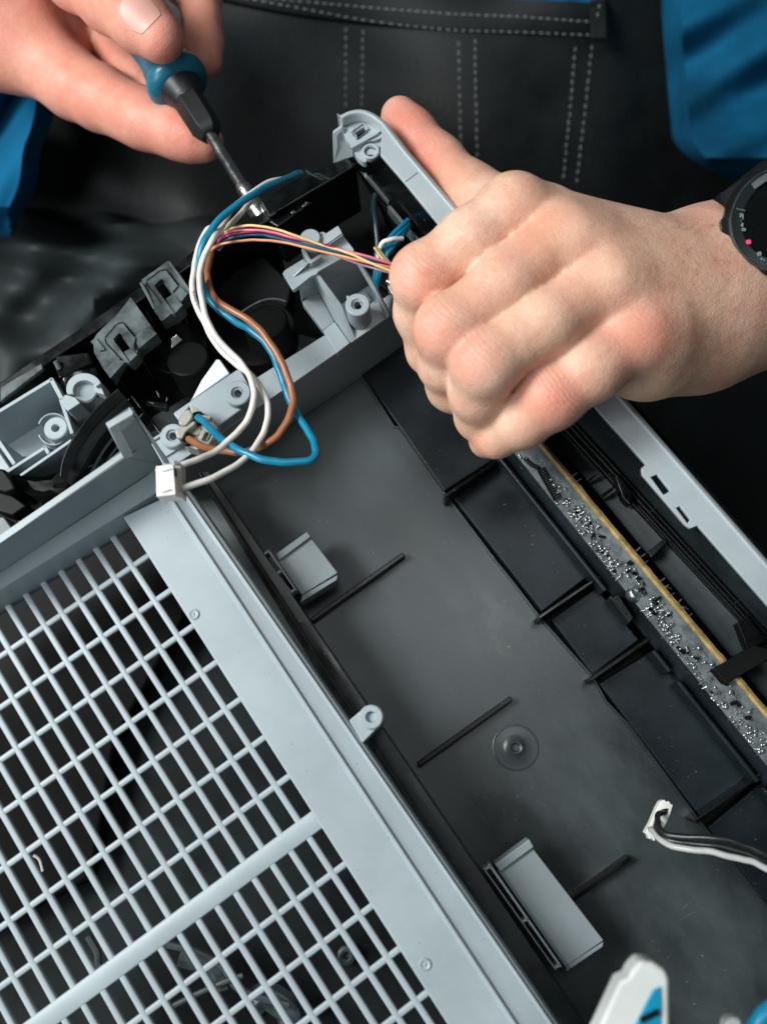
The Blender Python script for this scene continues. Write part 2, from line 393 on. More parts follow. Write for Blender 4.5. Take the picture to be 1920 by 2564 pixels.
# ---- tray floor and its ribs
ZF = -40
Fl = [('B3', -175, -230), ('O', 850, 920), ('B3', 100, 130), ('B3', 265, 405), ('B3', 490, 705), ('B3', 560, 790), ('B3', 685, 955), ('B3', 905, 1200), ('B4', 960, 95), ('B4', 1055, 195), ('B4', 1350, 595), ('B4', 1656, 985)]
mb = MB()
ptsF = [S('O', 330, 900, ZF), S('O', 300, 1000, ZF), S('O', 560, 1300, ZF), S('O', 1400, 2500, ZF), S('O', 2100, 2500, ZF)] + [SS(t, ZF) for t in Fl[::-1]] + [S('O', 640, 720, ZF)]
prism(mb, ptsF, 2.5); mb.build('tray_floor', TRAY, printer, bevel=0)
def rib(c, x1, y1, x2, y2, w, zt, zbm, m=BLACK, name='floor_rib', taper=1.3):
    mb = MB(); bar(mb, S(c, x1, y1, zt), S(c, x2, y2, zt), w, zt - zbm, w * taper); return mb.build(name, m, printer, bevel=.35)
rib('B5', 770, 1112, 1410, 655, 1.7, -36, -40, BLACK); rib('B4', 150, 372, 552, 84, 1.7, -36, -40, BLACK); rib('B4', 815, 955, 1065, 773, 1.7, -36, -40, BLACK)
# round floor boss with a broken screw hole
cb = S('B4', 570, 297, ZF)
mb = MB(); lathe(mb, cb, ZU, [(7.9, -.5), (7.9, .18), (7.7, .3), (7.4, .3), (7.2, .05), (4.5, .1), (3.2, .5), (2.3, 1.3), (2.1, 1.5), (1.5, 1.3), (1.3, -.6), (.01, -.7)], 40); mb.build('floor_boss', TRAY, printer, bevel=0)
mb = MB(); thread(mb, cb + ZU * 1.4, 1.5, 1.6, .6); mb.build('boss_thread', BLACK, printer, bevel=0)

# ---- grey latch clips in the tray
def clip(c, top_lip, plate_, low_lip, brk, slots, z):
    o = plate(c, plate_, z, 9).build('clip_plate', CLIPG, printer, bevel=.4)
    for q_, z_, h_ in ((top_lip, z + 1.6, 9), (low_lip, z - .5, 8)):
        mb = MB(); prism(mb, P(c, q_, z_), h_); mb.build('clip_lip', CLIPG, printer, bevel=.4)
    mb = MB()
    n = len(brk) // 2
    fr = P(c, brk, z + 5); 
    # frame made of two rails and cross pieces
    a, b, cc, d = fr
    loft(mb, [[b + (cc - b) * 0, b * .7 + a * .3, (b * .7 + a * .3) + [0, 0, -8], b + [0, 0, -8]], [cc, cc * .7 + d * .3, cc * .7 + d * .3 + [0, 0, -8], cc + [0, 0, -8]]])
    for t in slots:
        p, q = a + (d - a) * t, b + (cc - b) * t; u = (d - a) / np.linalg.norm(d - a)
        loft(mb, [[p - u * .45, p + u * .45, p + u * .45 + [0, 0, -6], p - u * .45 + [0, 0, -6]], [q - u * .45, q + u * .45, q + u * .45 + [0, 0, -6], q - u * .45 + [0, 0, -6]]])
    loft(mb, [[a, a * .8 + b * .2, a * .8 + b * .2 + [0, 0, -8], a + [0, 0, -8]], [d, d * .8 + cc * .2, d * .8 + cc * .2 + [0, 0, -8], d + [0, 0, -8]]])
    mb.build('clip_bracket', GREY2, printer, bevel=.25)
clip('B5', [(522, 655), (742, 497), (768, 535), (548, 700)], [(530, 688), (762, 532), (955, 785), (705, 940)], [(705, 938), (957, 795), (948, 835), (692, 995)],
     [(432, 655), (478, 622), (670, 900), (632, 928)], [.02, .5, .97], -22)
clip('B4', [(480, 802), (630, 692), (650, 728), (505, 835)], [(490, 825), (642, 728), (952, 1132), (785, 1248)], [(785, 1240), (952, 1136), (948, 1160), (790, 1268)],
     [(428, 820), (460, 798), (772, 1245), (742, 1262)], [.02, .54, .98], -22)

# ---- stepped navy panels along the board side, ribs between them
ridge = fitline([('C7', 80, 300), ('C7', 880, 1300), ('C7', 1140, 1620), ('B4', 1590, 415)])
ridge_a, ridge_b = np.array(ridge[0]), np.array(ridge[-1])
def on_ridge(q): return ridge_a + (ridge_b - ridge_a) * q
def panel(c, pts):
    mb = MB(); prism(mb, [S(c, p[0], p[1], p[2]) for p in pts], 6); return mb.build('step_panel', PANEL, printer, bevel=.6)
panel('B3', [(-175, -230, -37), (110, -420, -35), (505, 240, -34), (262, 398, -37)])
panel('B3', [(300, 425, -37), (520, 272, -34), (885, 765, -34), (685, 918, -37)])
panel('B3', [(722, 950, -37), (918, 812, -34), (1105, 1040, -34), (905, 1190, -37)])
panel('B4', [(930, 18, -37), (1235, -170, -34), (1590, 408, -34), (1368, 595, -37)])
panel('B4', [(1400, 640, -37), (1640, 440, -34), (2100, 1060, -34), (1870, 1260, -37)])
mb = MB()                                  # raised lip at the foot of the panels
lip = [SS(t, -38.6) for t in Fl]
secs = [[p + [-.25, 0, 0], p + [.35, 0, 0], p + [.35, 0, -3], p + [-.5, 0, -3]] for p in lip]
loft(mb, secs); mb.build('panel_lip', TRAY, printer, bevel=.2)
mb = MB()                                  # floor under the panels
prism(mb, [SS(t, -41.5) for t in Fl] + [S('O', 2100, 2100, -41.5), S('O', 1700, 1250, -41.5), S('O', 1050, 500, -41.5)], 2); mb.build('tray_base', BLACKM, printer, bevel=0)
for c, x1, y1, x2, y2 in (('B3', 262, 418, 520, 245), ('B3', 668, 945, 985, 730), ('B3', 895, 1212, 1190, 1005), ('B4', 1350, 618, 1670, 385), ('B4', 1800, 1190, 2050, 1010)):
    rib(c, x1, y1, x2, y2, 1.35, -28, -40, BLACK, 'panel_rib', 1.3)
# ridge bead, groove and slope up to the board
def ridge_piece(q0, q1, name='ridge_bead', off=2., w=.85, z=-26):
    a, b = on_ridge(q0), on_ridge(q1); pa, pb = S('S', a[0] + off, a[1], z), S('S', b[0] + off, b[1], z)
    mb = MB(); secs = []
    for p in (pa, pb): secs.append([p + [w * math.cos(t), 0, w * .8 * math.sin(t)] for t in np.linspace(0, math.pi, 7)] + [p + [-w, 0, -9], p + [w, 0, -9]])
    loft(mb, secs); mb.build(name, PANEL, printer, bevel=0)
ridge_piece(-.04, .405); ridge_piece(.425, .50); ridge_piece(.60, .665); ridge_piece(.70, 1.02); ridge_piece(1.04, 1.5)
bl = fitline([('C7', 180, 215), ('C7', 980, 1190), ('C7', 1470, 1800), ('B4', 1350, 10), ('B4', 1656, 375)])
yl = fitline([('C7', 425, 150), ('C7', 690, 495), ('C7', 940, 810), ('C7', 1240, 1120), ('C7', 1650, 1660), ('B4', 1490, -30), ('B4', 1640, 150)])
def ext2(l, q0, q1): a, b = np.array(l[0]), np.array(l[-1]); return a + (b - a) * q0, a + (b - a) * q1
la, lb = ext2(bl, -.35, 1.3); ra, rb = ext2(yl, -.35, 1.5)
mb = MB(); r0, r1 = on_ridge(-.3), on_ridge(1.4)
loft(mb, [[S('S', r0[0] + 8, r0[1], -29), S('S', la[0] + 6, la[1], -24), S('S', la[0] + 6, la[1], -40), S('S', r0[0] + 8, r0[1], -40)], [S('S', r1[0] + 8, r1[1], -29), S('S', lb[0] + 6, lb[1], -24), S('S', lb[0] + 6, lb[1], -40), S('S', r1[0] + 8, r1[1], -40)]])
mb.build('board_ledge', PANEL, printer, bevel=.3)
mb = MB(); q = P('C7', [(1040, 1505), (1105, 1470), (1245, 1680), (1210, 1730)], -23); prism(mb, q, 6)
q = P('C7', [(1070, 1520), (1100, 1505), (1190, 1640), (1180, 1660)], -22.2); prism(mb, q, 2); mb.build('ridge_latch', BLACK, printer, bevel=.25)

# ---- liner between the board and the rail
def L3(l, z0): return [S('S', *p, z0) for p in l]
lin = fitline([('C7', 600, 190), ('C7', 950, 600), ('C7', 1380, 1090), ('C7', 1656, 1425), ('C5', 1110, 1847)])
hub = fitline([('C7', 770, 30), ('C7', 1060, 380), ('C7', 1230, 570), ('C7', 1400, 725), ('C5', 1300, 1560), ('C5', 1470, 1800)])
rin = fitline([('C5', 340, 185), ('C5', 690, 585), ('C5', 1110, 1075), ('C5', 1656, 1715)])
l0, l1 = ext2(lin, -.6, 1.6); h0, h1 = ext2(hub, -.6, 1.6); n0, n1 = ext2(rin, -1.3, 1.35)
mb = MB(); loft(mb, [[S('S', *l0, -17), S('S', *h0, -12), S('S', *h0, -26), S('S', *l0, -26)], [S('S', *l1, -17), S('S', *h1, -12), S('S', *h1, -26), S('S', *l1, -26)]]); mb.build('liner_shelf', LINER, printer, bevel=.3)
mb = MB()
for off, z, w in ((0, -10.5, 1.0), (14, -10, .7), (-22, -12.2, .6)):
    pa, pb = S('S', h0[0] + off, h0[1], z), S('S', h1[0] + off, h1[1], z); bar(mb, pa, pb, w, 5)
mb.build('liner_ridges', BLACK, printer, bevel=.25)
mb = MB(); loft(mb, [[S('S', h0[0] + 18, h0[1], -13), S('S', *n0, 6), S('S', *n0, -20), S('S', h0[0] + 18, h0[1], -20)], [S('S', h1[0] + 18, h1[1], -13), S('S', *n1, 6), S('S', *n1, -20), S('S', h1[0] + 18, h1[1], -20)]]); mb.build('liner_wall', LINER, printer, bevel=.3)
for c, pts, z in (('C7', [(1075, 395), (1100, 380), (1235, 560), (1215, 665), (1150, 600)], -8.5), ('C5', [(705, 1275), (840, 1170), (865, 1200), (735, 1330)], -10), ('C5', [(1420, 1847), (1500, 1780), (1656, 2000), (1500, 2050)], -9)):
    mb = plate(c, pts, z, 5); mb.build('liner_block', BLACK, printer, bevel=.3)
for c, x1, y1, x2, y2 in (('C7', 950, 585, 1070, 500), ('C5', 215, 705, 300, 650), ('C5', 730, 960, 830, 880), ('C5', 1400, 1690, 1560, 1590)):
    mb = MB(); bar(mb, S(c, x1, y1, -10.5), S(c, x2, y2, -9), .7, 4); mb.build('liner_step', BLACK, printer, bevel=.2)
mb = MB(); prism(mb, [S('S', *ra, -34), S('S', *rb, -34), S('S', l1[0] + 60, l1[1], -34), S('S', l0[0] + 60, l0[1], -34)], 2); mb.build('slot_floor', BLACKM, printer, bevel=0)
mb = MB(); prism(mb, [S('C7', 1290, 1600, -17), S('C7', 1656, 2000, -17), S('S', 1800, 1800, -17), S('S', 1750, 1800, -17)], 2)
# black jumper across the board, bottom right
mb = MB(); prism(mb, P('B3', [(1425, 1165), (1600, 1060), (1656, 1075), (1690, 1110), (1480, 1230)], -6), 5); mb.build('board_bridge', BLACKM, printer, bevel=.4)

# ---- silver rail
RZ = 10
ro = fitline([('C5', 560, 85), ('C5', 1000, 590), ('C5', 1656, 1335)])
# inner and outer outlines of the straight part, on both sides of the hand
top_in = [('C4', 700, 760), ('C4', 975, 1080), ('C4', 1345, 1535), ('C5', 340, 185), ('C5', 690, 580)]
bump_in = [('C5', 655, 610), ('C5', 660, 660), ('C5', 1000, 1060), ('C5', 1045, 1092), ('C5', 1105, 1070)]
low_in = [('C5', 1656, 1700), ('C5', 1900, 1985)]
outl = [('C5', 1900, 1610), ('C5', 1656, 1335), ('C5', 1000, 590), ('C5', 560, 85), ('C4', 1590, 1390), ('C4', 1200, 920), ('C4', 1000, 690), ('C4', 800, 445), ('C4', 745, 385)]
def rail_part(inn, out, z, h): return [SS(t, z) for t in inn + out]
crease = [('C5', 1800, 1560), ('C5', 1000, 650), ('C5', 510, 95), ('C4', 1550, 1410), ('C4', 1150, 960), ('C4', 960, 720), ('C4', 720, 430)]
mb = MB(); prism(mb, [SS(t, RZ) for t in top_in + bump_in + low_in + crease], 1.6)
# boolean-free slots: cut the two slots with a modifier
rail = mb.build('rail_face', GREY2, printer, bevel=.45)
def cutter(c, pts, z, h):
    mb = MB(); prism(mb, P(c, pts, z), h); o = mb.build('cut', BLACK, None, bevel=0, smooth=False); return o
def cut(target, cutters, crisp=False):
    bpy.context.view_layer.update()
    mods = [m.name for m in target.modifiers]
    for q in cutters:
        b = target.modifiers.new('cut', 'BOOLEAN'); b.object = q; b.operation = 'DIFFERENCE'; b.solver = 'EXACT'
    # booleans first, bevel afterwards
    nb = len(cutters)
    for k in range(nb): target.modifiers.move(len(target.modifiers) - 1, 0)
    dg = bpy.context.evaluated_depsgraph_get()
    bev = [m for m in target.modifiers if m.type == 'BEVEL']
    for m in bev: m.show_viewport = False
    dg = bpy.context.evaluated_depsgraph_get(); dg.update()
    me = bpy.data.meshes.new_from_object(target.evaluated_get(dg))
    for m in list(target.modifiers):
        if m.type == 'BOOLEAN': target.modifiers.remove(m)
    for m in bev: m.show_viewport = True
    target.data = me; me.shade_smooth()
    if crisp:
        for m in bev: target.modifiers.remove(m)
        me.set_sharp_from_angle(angle=math.radians(25))
    for q in cutters: bpy.data.objects.remove(q)
cut(rail, [cutter('C5', [(748, 660), (800, 638), (905, 770), (852, 802)], RZ + 3, 9), cutter('C5', [(953, 908), (985, 895), (1067, 1000), (1045, 1032)], RZ + 3, 9)])
# rolled outer edge of the rail, one tube-like lip round the head
def lipline(n): return [('C5', 1850, 1585), ('C5', 1656, 1370), ('C5', 1000, 620), ('C5', 545, 100), ('C4', 1570, 1400), ('C4', 1180, 940), ('C4', 980, 705), ('C4', 765, 425), ('C4', 700, 365), ('C4', 620, 305), ('C4', 530, 265), ('C4', 440, 255), ('C4', 340, 275), ('C4', 240, 325)]
lp = [SS(t, RZ + .3) for t in lipline(0)]
lp = [lp[0], lp[1], lp[2], lp[3]] + catmull(lp[4:], 5)
secs = []
for i, p in enumerate(lp):
    t = lp[min(i + 1, len(lp) - 1)] - lp[max(i - 1, 0)]; t[2] = 0; t /= np.linalg.norm(t); s = np.array([t[1], -t[0], 0])   # outward side
    secs.append([p - s * 1.3 + [0, 0, -.5], p - s * 1.0 + [0, 0, .2], p - s * .6 + [0, 0, .35], p + s * .4 + [0, 0, 0], p + s * 1.3 + [0, 0, -1.2], p + s * 1.7 + [0, 0, -3], p + s * 1.8 + [0, 0, -16], p + s * .6 + [0, 0, -16], p - s * .2 + [0, 0, -4.5], p - s * 1.3 + [0, 0, -4.5]])
mb = MB(); loft(mb, secs); mb.build('rail_edge', GREY2, printer, bevel=.2)
# the head: sunk plate, slot, ledge and screw post
zh = RZ - 4.5
head = [(262, 440), (300, 412), (380, 375), (470, 358), (560, 372), (640, 410), (700, 470), (740, 530), (700, 575), (640, 600), (365, 655), (300, 585), (280, 530), (300, 480)]
o = plate('C4', head, zh, 2.5).build('head_plate', GREY2, printer, bevel=.3)
cut(o, [cutter('C4', [(375, 490), (505, 400), (560, 468), (430, 560)], zh + 2, 8)])
mb = MB(); fr = [(365, 490), (508, 390), (578, 468), (430, 575)]; a_ = P('C4', fr, zh + .7); b_ = P('C4', [(382, 492), (503, 407), (556, 467), (430, 557)], zh + .7)
for i in range(4):
    j = (i + 1) % 4; prism(mb, [a_[i], a_[j], b_[j], b_[i]], 1.5)
mb.build('slot_rim', GREY2, printer, bevel=.15)
mb = MB(); prism(mb, P('C4', [(355, 650), (640, 500), (690, 450), (712, 480), (660, 530), (370, 690)], zh + 1.2), 5); mb.build('head_step', GREY2, printer, bevel=.25)
mb = MB(); prism(mb, P('C4', [(370, 690), (660, 530), (750, 560), (735, 640), (690, 700), (705, 770), (600, 848), (500, 848), (440, 800)], zh - 1.5), 3); o = mb.build('post_plate', GREY2, printer, bevel=.35)
pc = S('C4', 588, 725, zh - .6)
cut(o, [cutter('C4', [(588 + 62 * math.cos(a), 725 + 55 * math.sin(a)) for a in np.linspace(0, 2 * math.pi, 24, endpoint=False)], zh + 3, 10)])
mb = MB(); lathe(mb, pc, ZU, [(3.3, -12.5), (3.2, .1), (2.9, .35), (2.3, .3), (2.05, -.2), (2.0, -12), (.01, -12)], 28); mb.build('rail_post', GREY2, printer, bevel=0)
mb = MB(); thread(mb, pc, 1.85, 3, 1.1); mb.build('post_thread', DGREY, printer, bevel=0)
mb = MB(); prism(mb, [S('C4', 148, 525, 8), S('C4', 262, 440, 8), S('C4', 300, 590, 4), S('C4', 400, 790, 0), S('C4', 330, 810, -4), S('C4', 160, 870, -16)], 0, [1.2, 1.4, -.6]); mb.build('rail_cheek', GREY2, printer, bevel=.35)
mb = MB(); prism(mb, [S('C4', 208, 322, 10), S('C4', 252, 345, 9), S('C4', 275, 430, 2), S('C4', 222, 450, -4)], 0, [.8, 1.5, -.4]); mb.build('head_cheek', GREY2, printer, bevel=.25)
mb = MB(); bar(mb, S('C4', 985, 1080, RZ + .12), S('C4', 1130, 970, RZ + .12), .25, .4); mb.build('rail_seam', DGREY, printer, bevel=0)
# black inner wall of the rail, in segments
def wallseg(p4, name='rail_wall'): 
    mb = MB(); prism(mb, p4, 0, [0, 0, -6]); mb.build(name, BLACK, printer, bevel=.25)
wallseg([S('C4', 400, 812, -6), S('C4', 480, 850, 2), S('C4', 600, 850, 6), S('C4', 705, 778, 8), S('C4', 775, 885, 8), S('C4', 556, 1020, -6)])
wallseg([S('C4', 568, 1035, -6), S('C4', 788, 900, 8), S('C4', 990, 1150, 8), S('C4', 800, 1300, -6)])
wallseg([S('C4', 805, 1305, -6), S('C4', 993, 1155, 8), S('C4', 1335, 1540, 8), S('C4', 2100, 2420, 8), S('C4', 1900, 2600, -6), S('C4', 1150, 1720, -6)])
mb = MB()
for d in (0, 22): bar(mb, S('C4', 785 + d, 1355 - d * .3, -5 + d * .03), S('C4', 1500 + d, 2190 - d * .3, -5 + d * .03), .55, 5)
mb.build('wall_ridges', SMOKE, printer, bevel=.15)
mb = MB(); bar(mb, S('C4', 395, 815, -5.4), S('C4', 800, 1305, -5.4), .5, 3); mb.build('wall_edge', DGREY, printer, bevel=.15)

SCR = mat('scratch', (.11, .125, .135), .5)
for x1, y1, x2, y2 in ((1262, 980, 1280, 1015), (1285, 1002, 1330, 960), (1280, 1045, 1350, 1005), (1375, 980, 1390, 1010), (1225, 330, 1262, 372)):
    a, b = S('B4', x1, y1, ZF + .02), S('B4', x2, y2, ZF + .02); mb = MB(); tube(mb, [a, (a + b) / 2 + [.1, .1, .04], b], [.03, .09, .03], 5); mb.build('scratch', SCR, printer, bevel=0)
# ================================================================== black mechanism bay and grey brackets (parts of the printer)
# base of the bay
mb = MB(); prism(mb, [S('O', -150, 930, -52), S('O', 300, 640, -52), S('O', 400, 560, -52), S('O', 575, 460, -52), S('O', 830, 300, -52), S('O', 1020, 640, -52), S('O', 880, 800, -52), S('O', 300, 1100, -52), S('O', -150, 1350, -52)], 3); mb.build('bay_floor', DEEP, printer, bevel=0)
# back wall with a glossy top
bw = [('O', -120, 905), ('O', 200, 690), ('O', 400, 553), ('O', 470, 500), ('O', 572, 455)]
mb = MB(); pp = [SS(t, -10) for t in bw]
secs = [[p, p + [0, -4.5, 0], p + [0, -4.5, -42], p + [0, 0, -42]] for p in pp]
loft(mb, secs); mb.build('back_wall', GLOSSB, printer, bevel=.6)
mb = MB(); prism(mb, [S('A2', 0, 705, -8), S('A2', 180, 600, -8), S('A2', 185, 625, -8), S('A2', 0, 770, -8)], 2); mb.build('wall_strip', SMOKE, printer, bevel=.4)
# front frame block at the back right
mb = MB(); prism(mb, P('B0', [(410, 300), (425, 270), (690, 105), (1050, -30), (1085, 35), (485, 388)], -4), 30); mb.build('frame_block', GLOSSB, printer, bevel=.7)
mb = MB(); prism(mb, P('B0', [(480, 425), (500, 400), (760, 262), (775, 290), (540, 462)], -7), 26); mb.build('frame_ledge', GLOSSB, printer, bevel=.5)
mb = MB()
for x, y, l in ((650, 352, 18), (728, 306, 20), (740, 292, 10)): bar(mb, S('B0', x - l, y + l * .6, -6.3), S('B0', x + l * .3, y - l * .2, -6.3), .9, .8)
mb.build('contact', STEEL, printer, bevel=.1)
mb = MB(); bar(mb, S('B0', 428, 285, -3.6), S('B0', 488, 385, -3.6), .35, .5); bar(mb, S('B0', 488, 385, -3.6), S('B0', 525, 362, -3.6), .35, .5); mb.build('frame_edge', SMOKE, printer, bevel=.1)
mb = MB()
for k in range(5):
    pts = [S('B0', 735 + k * 18 + t * 95, 70 + k * 9 + 42 * t + 16 * math.sin(t * 5), -3.6) for t in np.linspace(0, 1, 8)]; tube(mb, pts, .18, 5)
mb.build('frame_scuff', SMOKE, printer, bevel=0)
# inside wall behind the bracket and a right wall
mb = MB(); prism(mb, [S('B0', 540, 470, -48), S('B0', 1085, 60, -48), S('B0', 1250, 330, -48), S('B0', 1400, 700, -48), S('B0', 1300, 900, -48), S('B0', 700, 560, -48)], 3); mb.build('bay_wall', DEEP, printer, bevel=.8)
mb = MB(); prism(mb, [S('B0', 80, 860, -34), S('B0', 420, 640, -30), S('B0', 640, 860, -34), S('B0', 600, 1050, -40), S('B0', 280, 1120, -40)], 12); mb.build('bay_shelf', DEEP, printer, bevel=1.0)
for i in range(5):
    x = 300 + i * 110; mb = MB(); bar(mb, S('A2', x, 560 - i * 62, -12), S('A2', x + 150, 800 - i * 62, -34), 1.2, 4); mb.build('bay_rib', GLOSSB, printer, bevel=.4)
# drums
def drum(c, x, y, z, r, h, tilt, name='drum'):
    ax = ZU * math.cos(tilt) + RT * 0.0 - UP * math.sin(tilt) * .9 + RT * .25 * math.sin(tilt); p = S(c, x, y, z)
    mb = MB(); lathe(mb, p, ax, [(r, -h), (r, -.8), (r - .8, 0), (r * .55, 0), (r * .5, -.5), (.01, -.5)] if name == 'drum_wheel' else [(r, -h), (r, -.6), (r - .6, 0), (.01, 0)], 48); mb.build(name, BLACKM, printer, bevel=0)
    return p, ax
drum('C1', 765, 845, -14, 7.6, 14, -.30, 'drum'); drum('C1', 690, 760, -25, 11.5, 12, -.2)
drum('C1', 1360, 560, -16, 8.2, 12, -.35); drum('C1', 1300, 640, -34, 15, 10, -.2, 'drum_wheel')
mb = MB(); prism(mb, [S('C1', 635, 700, -13), S('C1', 680, 660, -13), S('C1', 730, 705, -14), S('C1', 640, 780, -16)], 3); mb.build('drum_latch', STEEL, printer, bevel=.4)
mb = MB(); tube(mb, [S('C1', 1170 + 350 * t, 500 - 110 * math.sin(t * 2.2), -15.3) for t in np.linspace(0, 1, 12)], .3, 6); mb.build('drum_rim', SMOKE, printer, bevel=0)
# two slotted dark brackets
def slotted(outer, u_out, u_in, low, c='C1', z=-6, slot=None, extra=None):
    o = plate(c, outer, z, 7).build('slotted_bracket', SMOKE, printer, bevel=.4)
    if slot: cut(o, [cutter(c, slot, z + 2, 12)], True)
    mb = MB(); a, b = P(c, u_out, z + 1.8), P(c, u_in, z + 1.8)
    for i in range(len(a) - 1): prism(mb, [a[i], a[i + 1], b[i + 1], b[i]], 2.2)
    if extra:
        for e in extra: prism(mb, P(c, e, z + 1.0), 2.4)
    mb.build('bracket_tongue', SMOKE, printer, bevel=0)
    g = P(c, u_out, z + .12); mb = MB()
    for i in range(len(g) - 1):
        t = g[i + 1] - g[i]; s = np.array([t[1], -t[0], 0]); s /= np.linalg.norm(s); q_ = sum(g) / len(g) - g[i]; s = -s if s @ q_ > 0 else s
        bar(mb, g[i] + s * .35, g[i + 1] + s * .35, .55, .3)
    mb.build('tongue_gap_shade', DEEP, printer, bevel=0)  # black strips laid on as painted shade in the gap round the tongue
slotted([(412, 245), (618, 98), (790, 345), (722, 402), (728, 445), (665, 512), (560, 560), (440, 330)], [(640, 505), (480, 300), (455, 258), (560, 180), (600, 175), (690, 290)], [(668, 508), (530, 320), (510, 288), (563, 238), (575, 240), (650, 338)], None,
        slot=[(512, 292), (562, 240), (650, 350), (600, 400)], extra=[[(600, 390), (660, 350), (725, 440), (665, 508)], [(505, 480), (575, 425), (640, 505), (575, 560)], [(650, 335), (700, 285), (765, 350), (715, 415)]])
slotted([(40, 710), (70, 660), (235, 500), (328, 380), (530, 660), (392, 765), (372, 822), (318, 880), (250, 850), (172, 1000), (130, 945), (48, 805)], [(290, 880), (150, 730), (138, 695), (228, 590), (268, 580), (362, 692)], [(322, 882), (205, 722), (196, 700), (238, 654), (250, 658), (350, 772)], None,
        slot=[(196, 705), (238, 652), (330, 780), (280, 810)], extra=[[(275, 800), (330, 770), (378, 820), (320, 880)], [(130, 940), (215, 860), (290, 870), (172, 1000)], [(20, 720), (60, 690), (130, 780), (90, 790)], [(345, 695), (465, 600), (528, 660), (395, 770)]])
mb = MB(); bar(mb, S('C1', 405, 260, -4), S('C1', 515, 470, -6), 1.2, 5); bar(mb, S('C1', 625, 105, -4.5), S('C1', 790, 340, -4.5), 1.0, 3); mb.build('bracket_edge', SMOKE, printer, bevel=.3)
# black coupling and grey collar
mb = MB(); cc = S('C0', 640, 130, -10); lathe(mb, cc, [.18, -.35, 1], [(7.2, -16), (7.2, -4), (6.2, -1), (3.5, 0), (.01, 0)], 32)
prism(mb, P('C0', [(430, 60), (445, -30), (700, -60), (730, 30), (560, 100), (470, 150)], -8), 12); mb.build('coupling', GLOSSB, printer, bevel=.6)
mb = MB(); tube(mb, [S('C0', 442, 10, -6), S('C0', 478, 75, -8)], 1.0, 10); mb.build('coupling_pin', SMOKE, printer, bevel=.2)
cc = S('C0', 670, 215, -6)
mb = MB(); arc = []
for a in np.linspace(200, 20, 16): arc.append((670 + 145 * math.cos(math.radians(a)), 232 - 128 * math.sin(math.radians(a))))
arc2 = []
for a in np.linspace(20, 200, 16): arc2.append((676 + 92 * math.cos(math.radians(a)), 245 - 80 * math.sin(math.radians(a))))
prism(mb, P('C0', arc + arc2, -4), 10); mb.build('collar', GREY, printer, bevel=.4)
mb = MB(); lathe(mb, S('C0', 672, 240, -7), [.15, -.25, 1], [(4.6, -12), (4.6, -.6), (4.0, 0), (.01, 0)], 28); mb.build('collar_hub', GREY, printer, bevel=0)
mb = MB(); prism(mb, P('C0', [(470, 330), (520, 275), (600, 300), (640, 345), (540, 412)], -5), 12); prism(mb, P('C0', [(740, 190), (790, 165), (835, 280), (760, 260)], -6), 10); mb.build('collar_block', GREY, printer, bevel=.4)
mb = MB(); prism(mb, [S('C0', 540, 412, -8), S('C0', 640, 345, -8), S('C0', 650, 330, -8), S('C0', 835, 285, -10), S('C0', 620, 560, -24), S('C0', 600, 520, -24)], 5); mb.build('collar_base', GREY, printer, bevel=.4)
# grey open box at the left with its post
zb_ = -30
mb = MB(); prism(mb, P('C0', [(-300, 600), (400, 160), (590, 590), (-300, 1130)], zb_), 2); mb.build('box_floor', GREY, printer, bevel=0)
mb = MB()
def wall(c, a, b, w, zt, zb2): bar(mb, S(c, *a, zt), S(c, *b, zt), w, zt - zb2)
wall('C0', (-300, 590), (420, 150), 1.4, -8, -31); wall('C0', (405, 150), (490, 310), 1.6, -8, -31); wall('C0', (480, 310), (575, 590), 1.3, -12, -31)
wall('C0', (-20, 640), (115, 835), 1.5, -10, -31); wall('C0', (60, 890), (365, 695), 1.3, -10, -30); wall('C0', (160, 925), (572, 640), 1.2, -9, -30); wall('C0', (355, 690), (385, 750), 1.3, -10, -30)
wall('C0', (-60, 690), (80, 895), 1.4, -11, -31); wall('C0', (-300, 1120), (70, 880), 1.4, -10, -30)
mb.build('box_wall', GREY, printer, bevel=.3)
mb = MB(); bc = S('C0', 442, 545, -15); boss(mb, bc, 4.3, 1.3, 15, 8); mb.build('box_post', GREY, printer, bevel=0)
mb = MB()
for a0_, a1_ in ((200, 330), (20, 160)):
    pts = [S('C0', 425 + 118 * math.cos(math.radians(a)), 555 + 120 * math.sin(math.radians(a)), -18) for a in np.linspace(a0_, a1_, 12)]
    secs = [[p, p + (p - bc) * [.08, .08, 0], p + (p - bc) * [.08, .08, 0] + [0, 0, -12], p + [0, 0, -12]] for p in pts]; loft(mb, secs)
mb.build('post_guard', GREY, printer, bevel=.2)
mb = MB(); prism(mb, P('C0', [(100, 915), (560, 640), (600, 560), (760, 560), (560, 820), (470, 900), (330, 935)], -34), 3); mb.build('box_skirt', GREY, printer, bevel=.3)
# curved black arm
def arcpts(l, z): return [S('C0', x, y, z if len(r) == 0 else r[0]) for x, y, *r in l]
oa = catmull(arcpts([(940, 228), (830, 320), (700, 455), (610, 580), (535, 700), (492, 820), (478, 930)], -2), 4)
ia = catmull(arcpts([(1020, 318), (900, 425), (770, 560), (680, 690), (610, 820), (570, 900), (545, 1000)], -4), 4)
secs = []
for a, b in zip(oa, ia):
    w = b - a; secs.append([a, a + w * .10 + [0, 0, .9], a + w * .75 + [0, 0, .6], b + [0, 0, -.5], b + [0, 0, -13], b - w * .15 + [0, 0, -14], a + [0, 0, -14]])
mb = MB(); loft(mb, secs); mb.build('arched_arm', GLOSSB, printer, bevel=.4)
mb = MB()
for k, (dx, dy, zz) in enumerate(((38, 25, -9), (62, 40, -13))):
    pts = [p + (S('C0', 100 + dx, 100 + dy, -5) - S('C0', 100, 100, -5)) + [0, 0, zz] for p in ia[2:]]; tube(mb, pts, .5, 6)
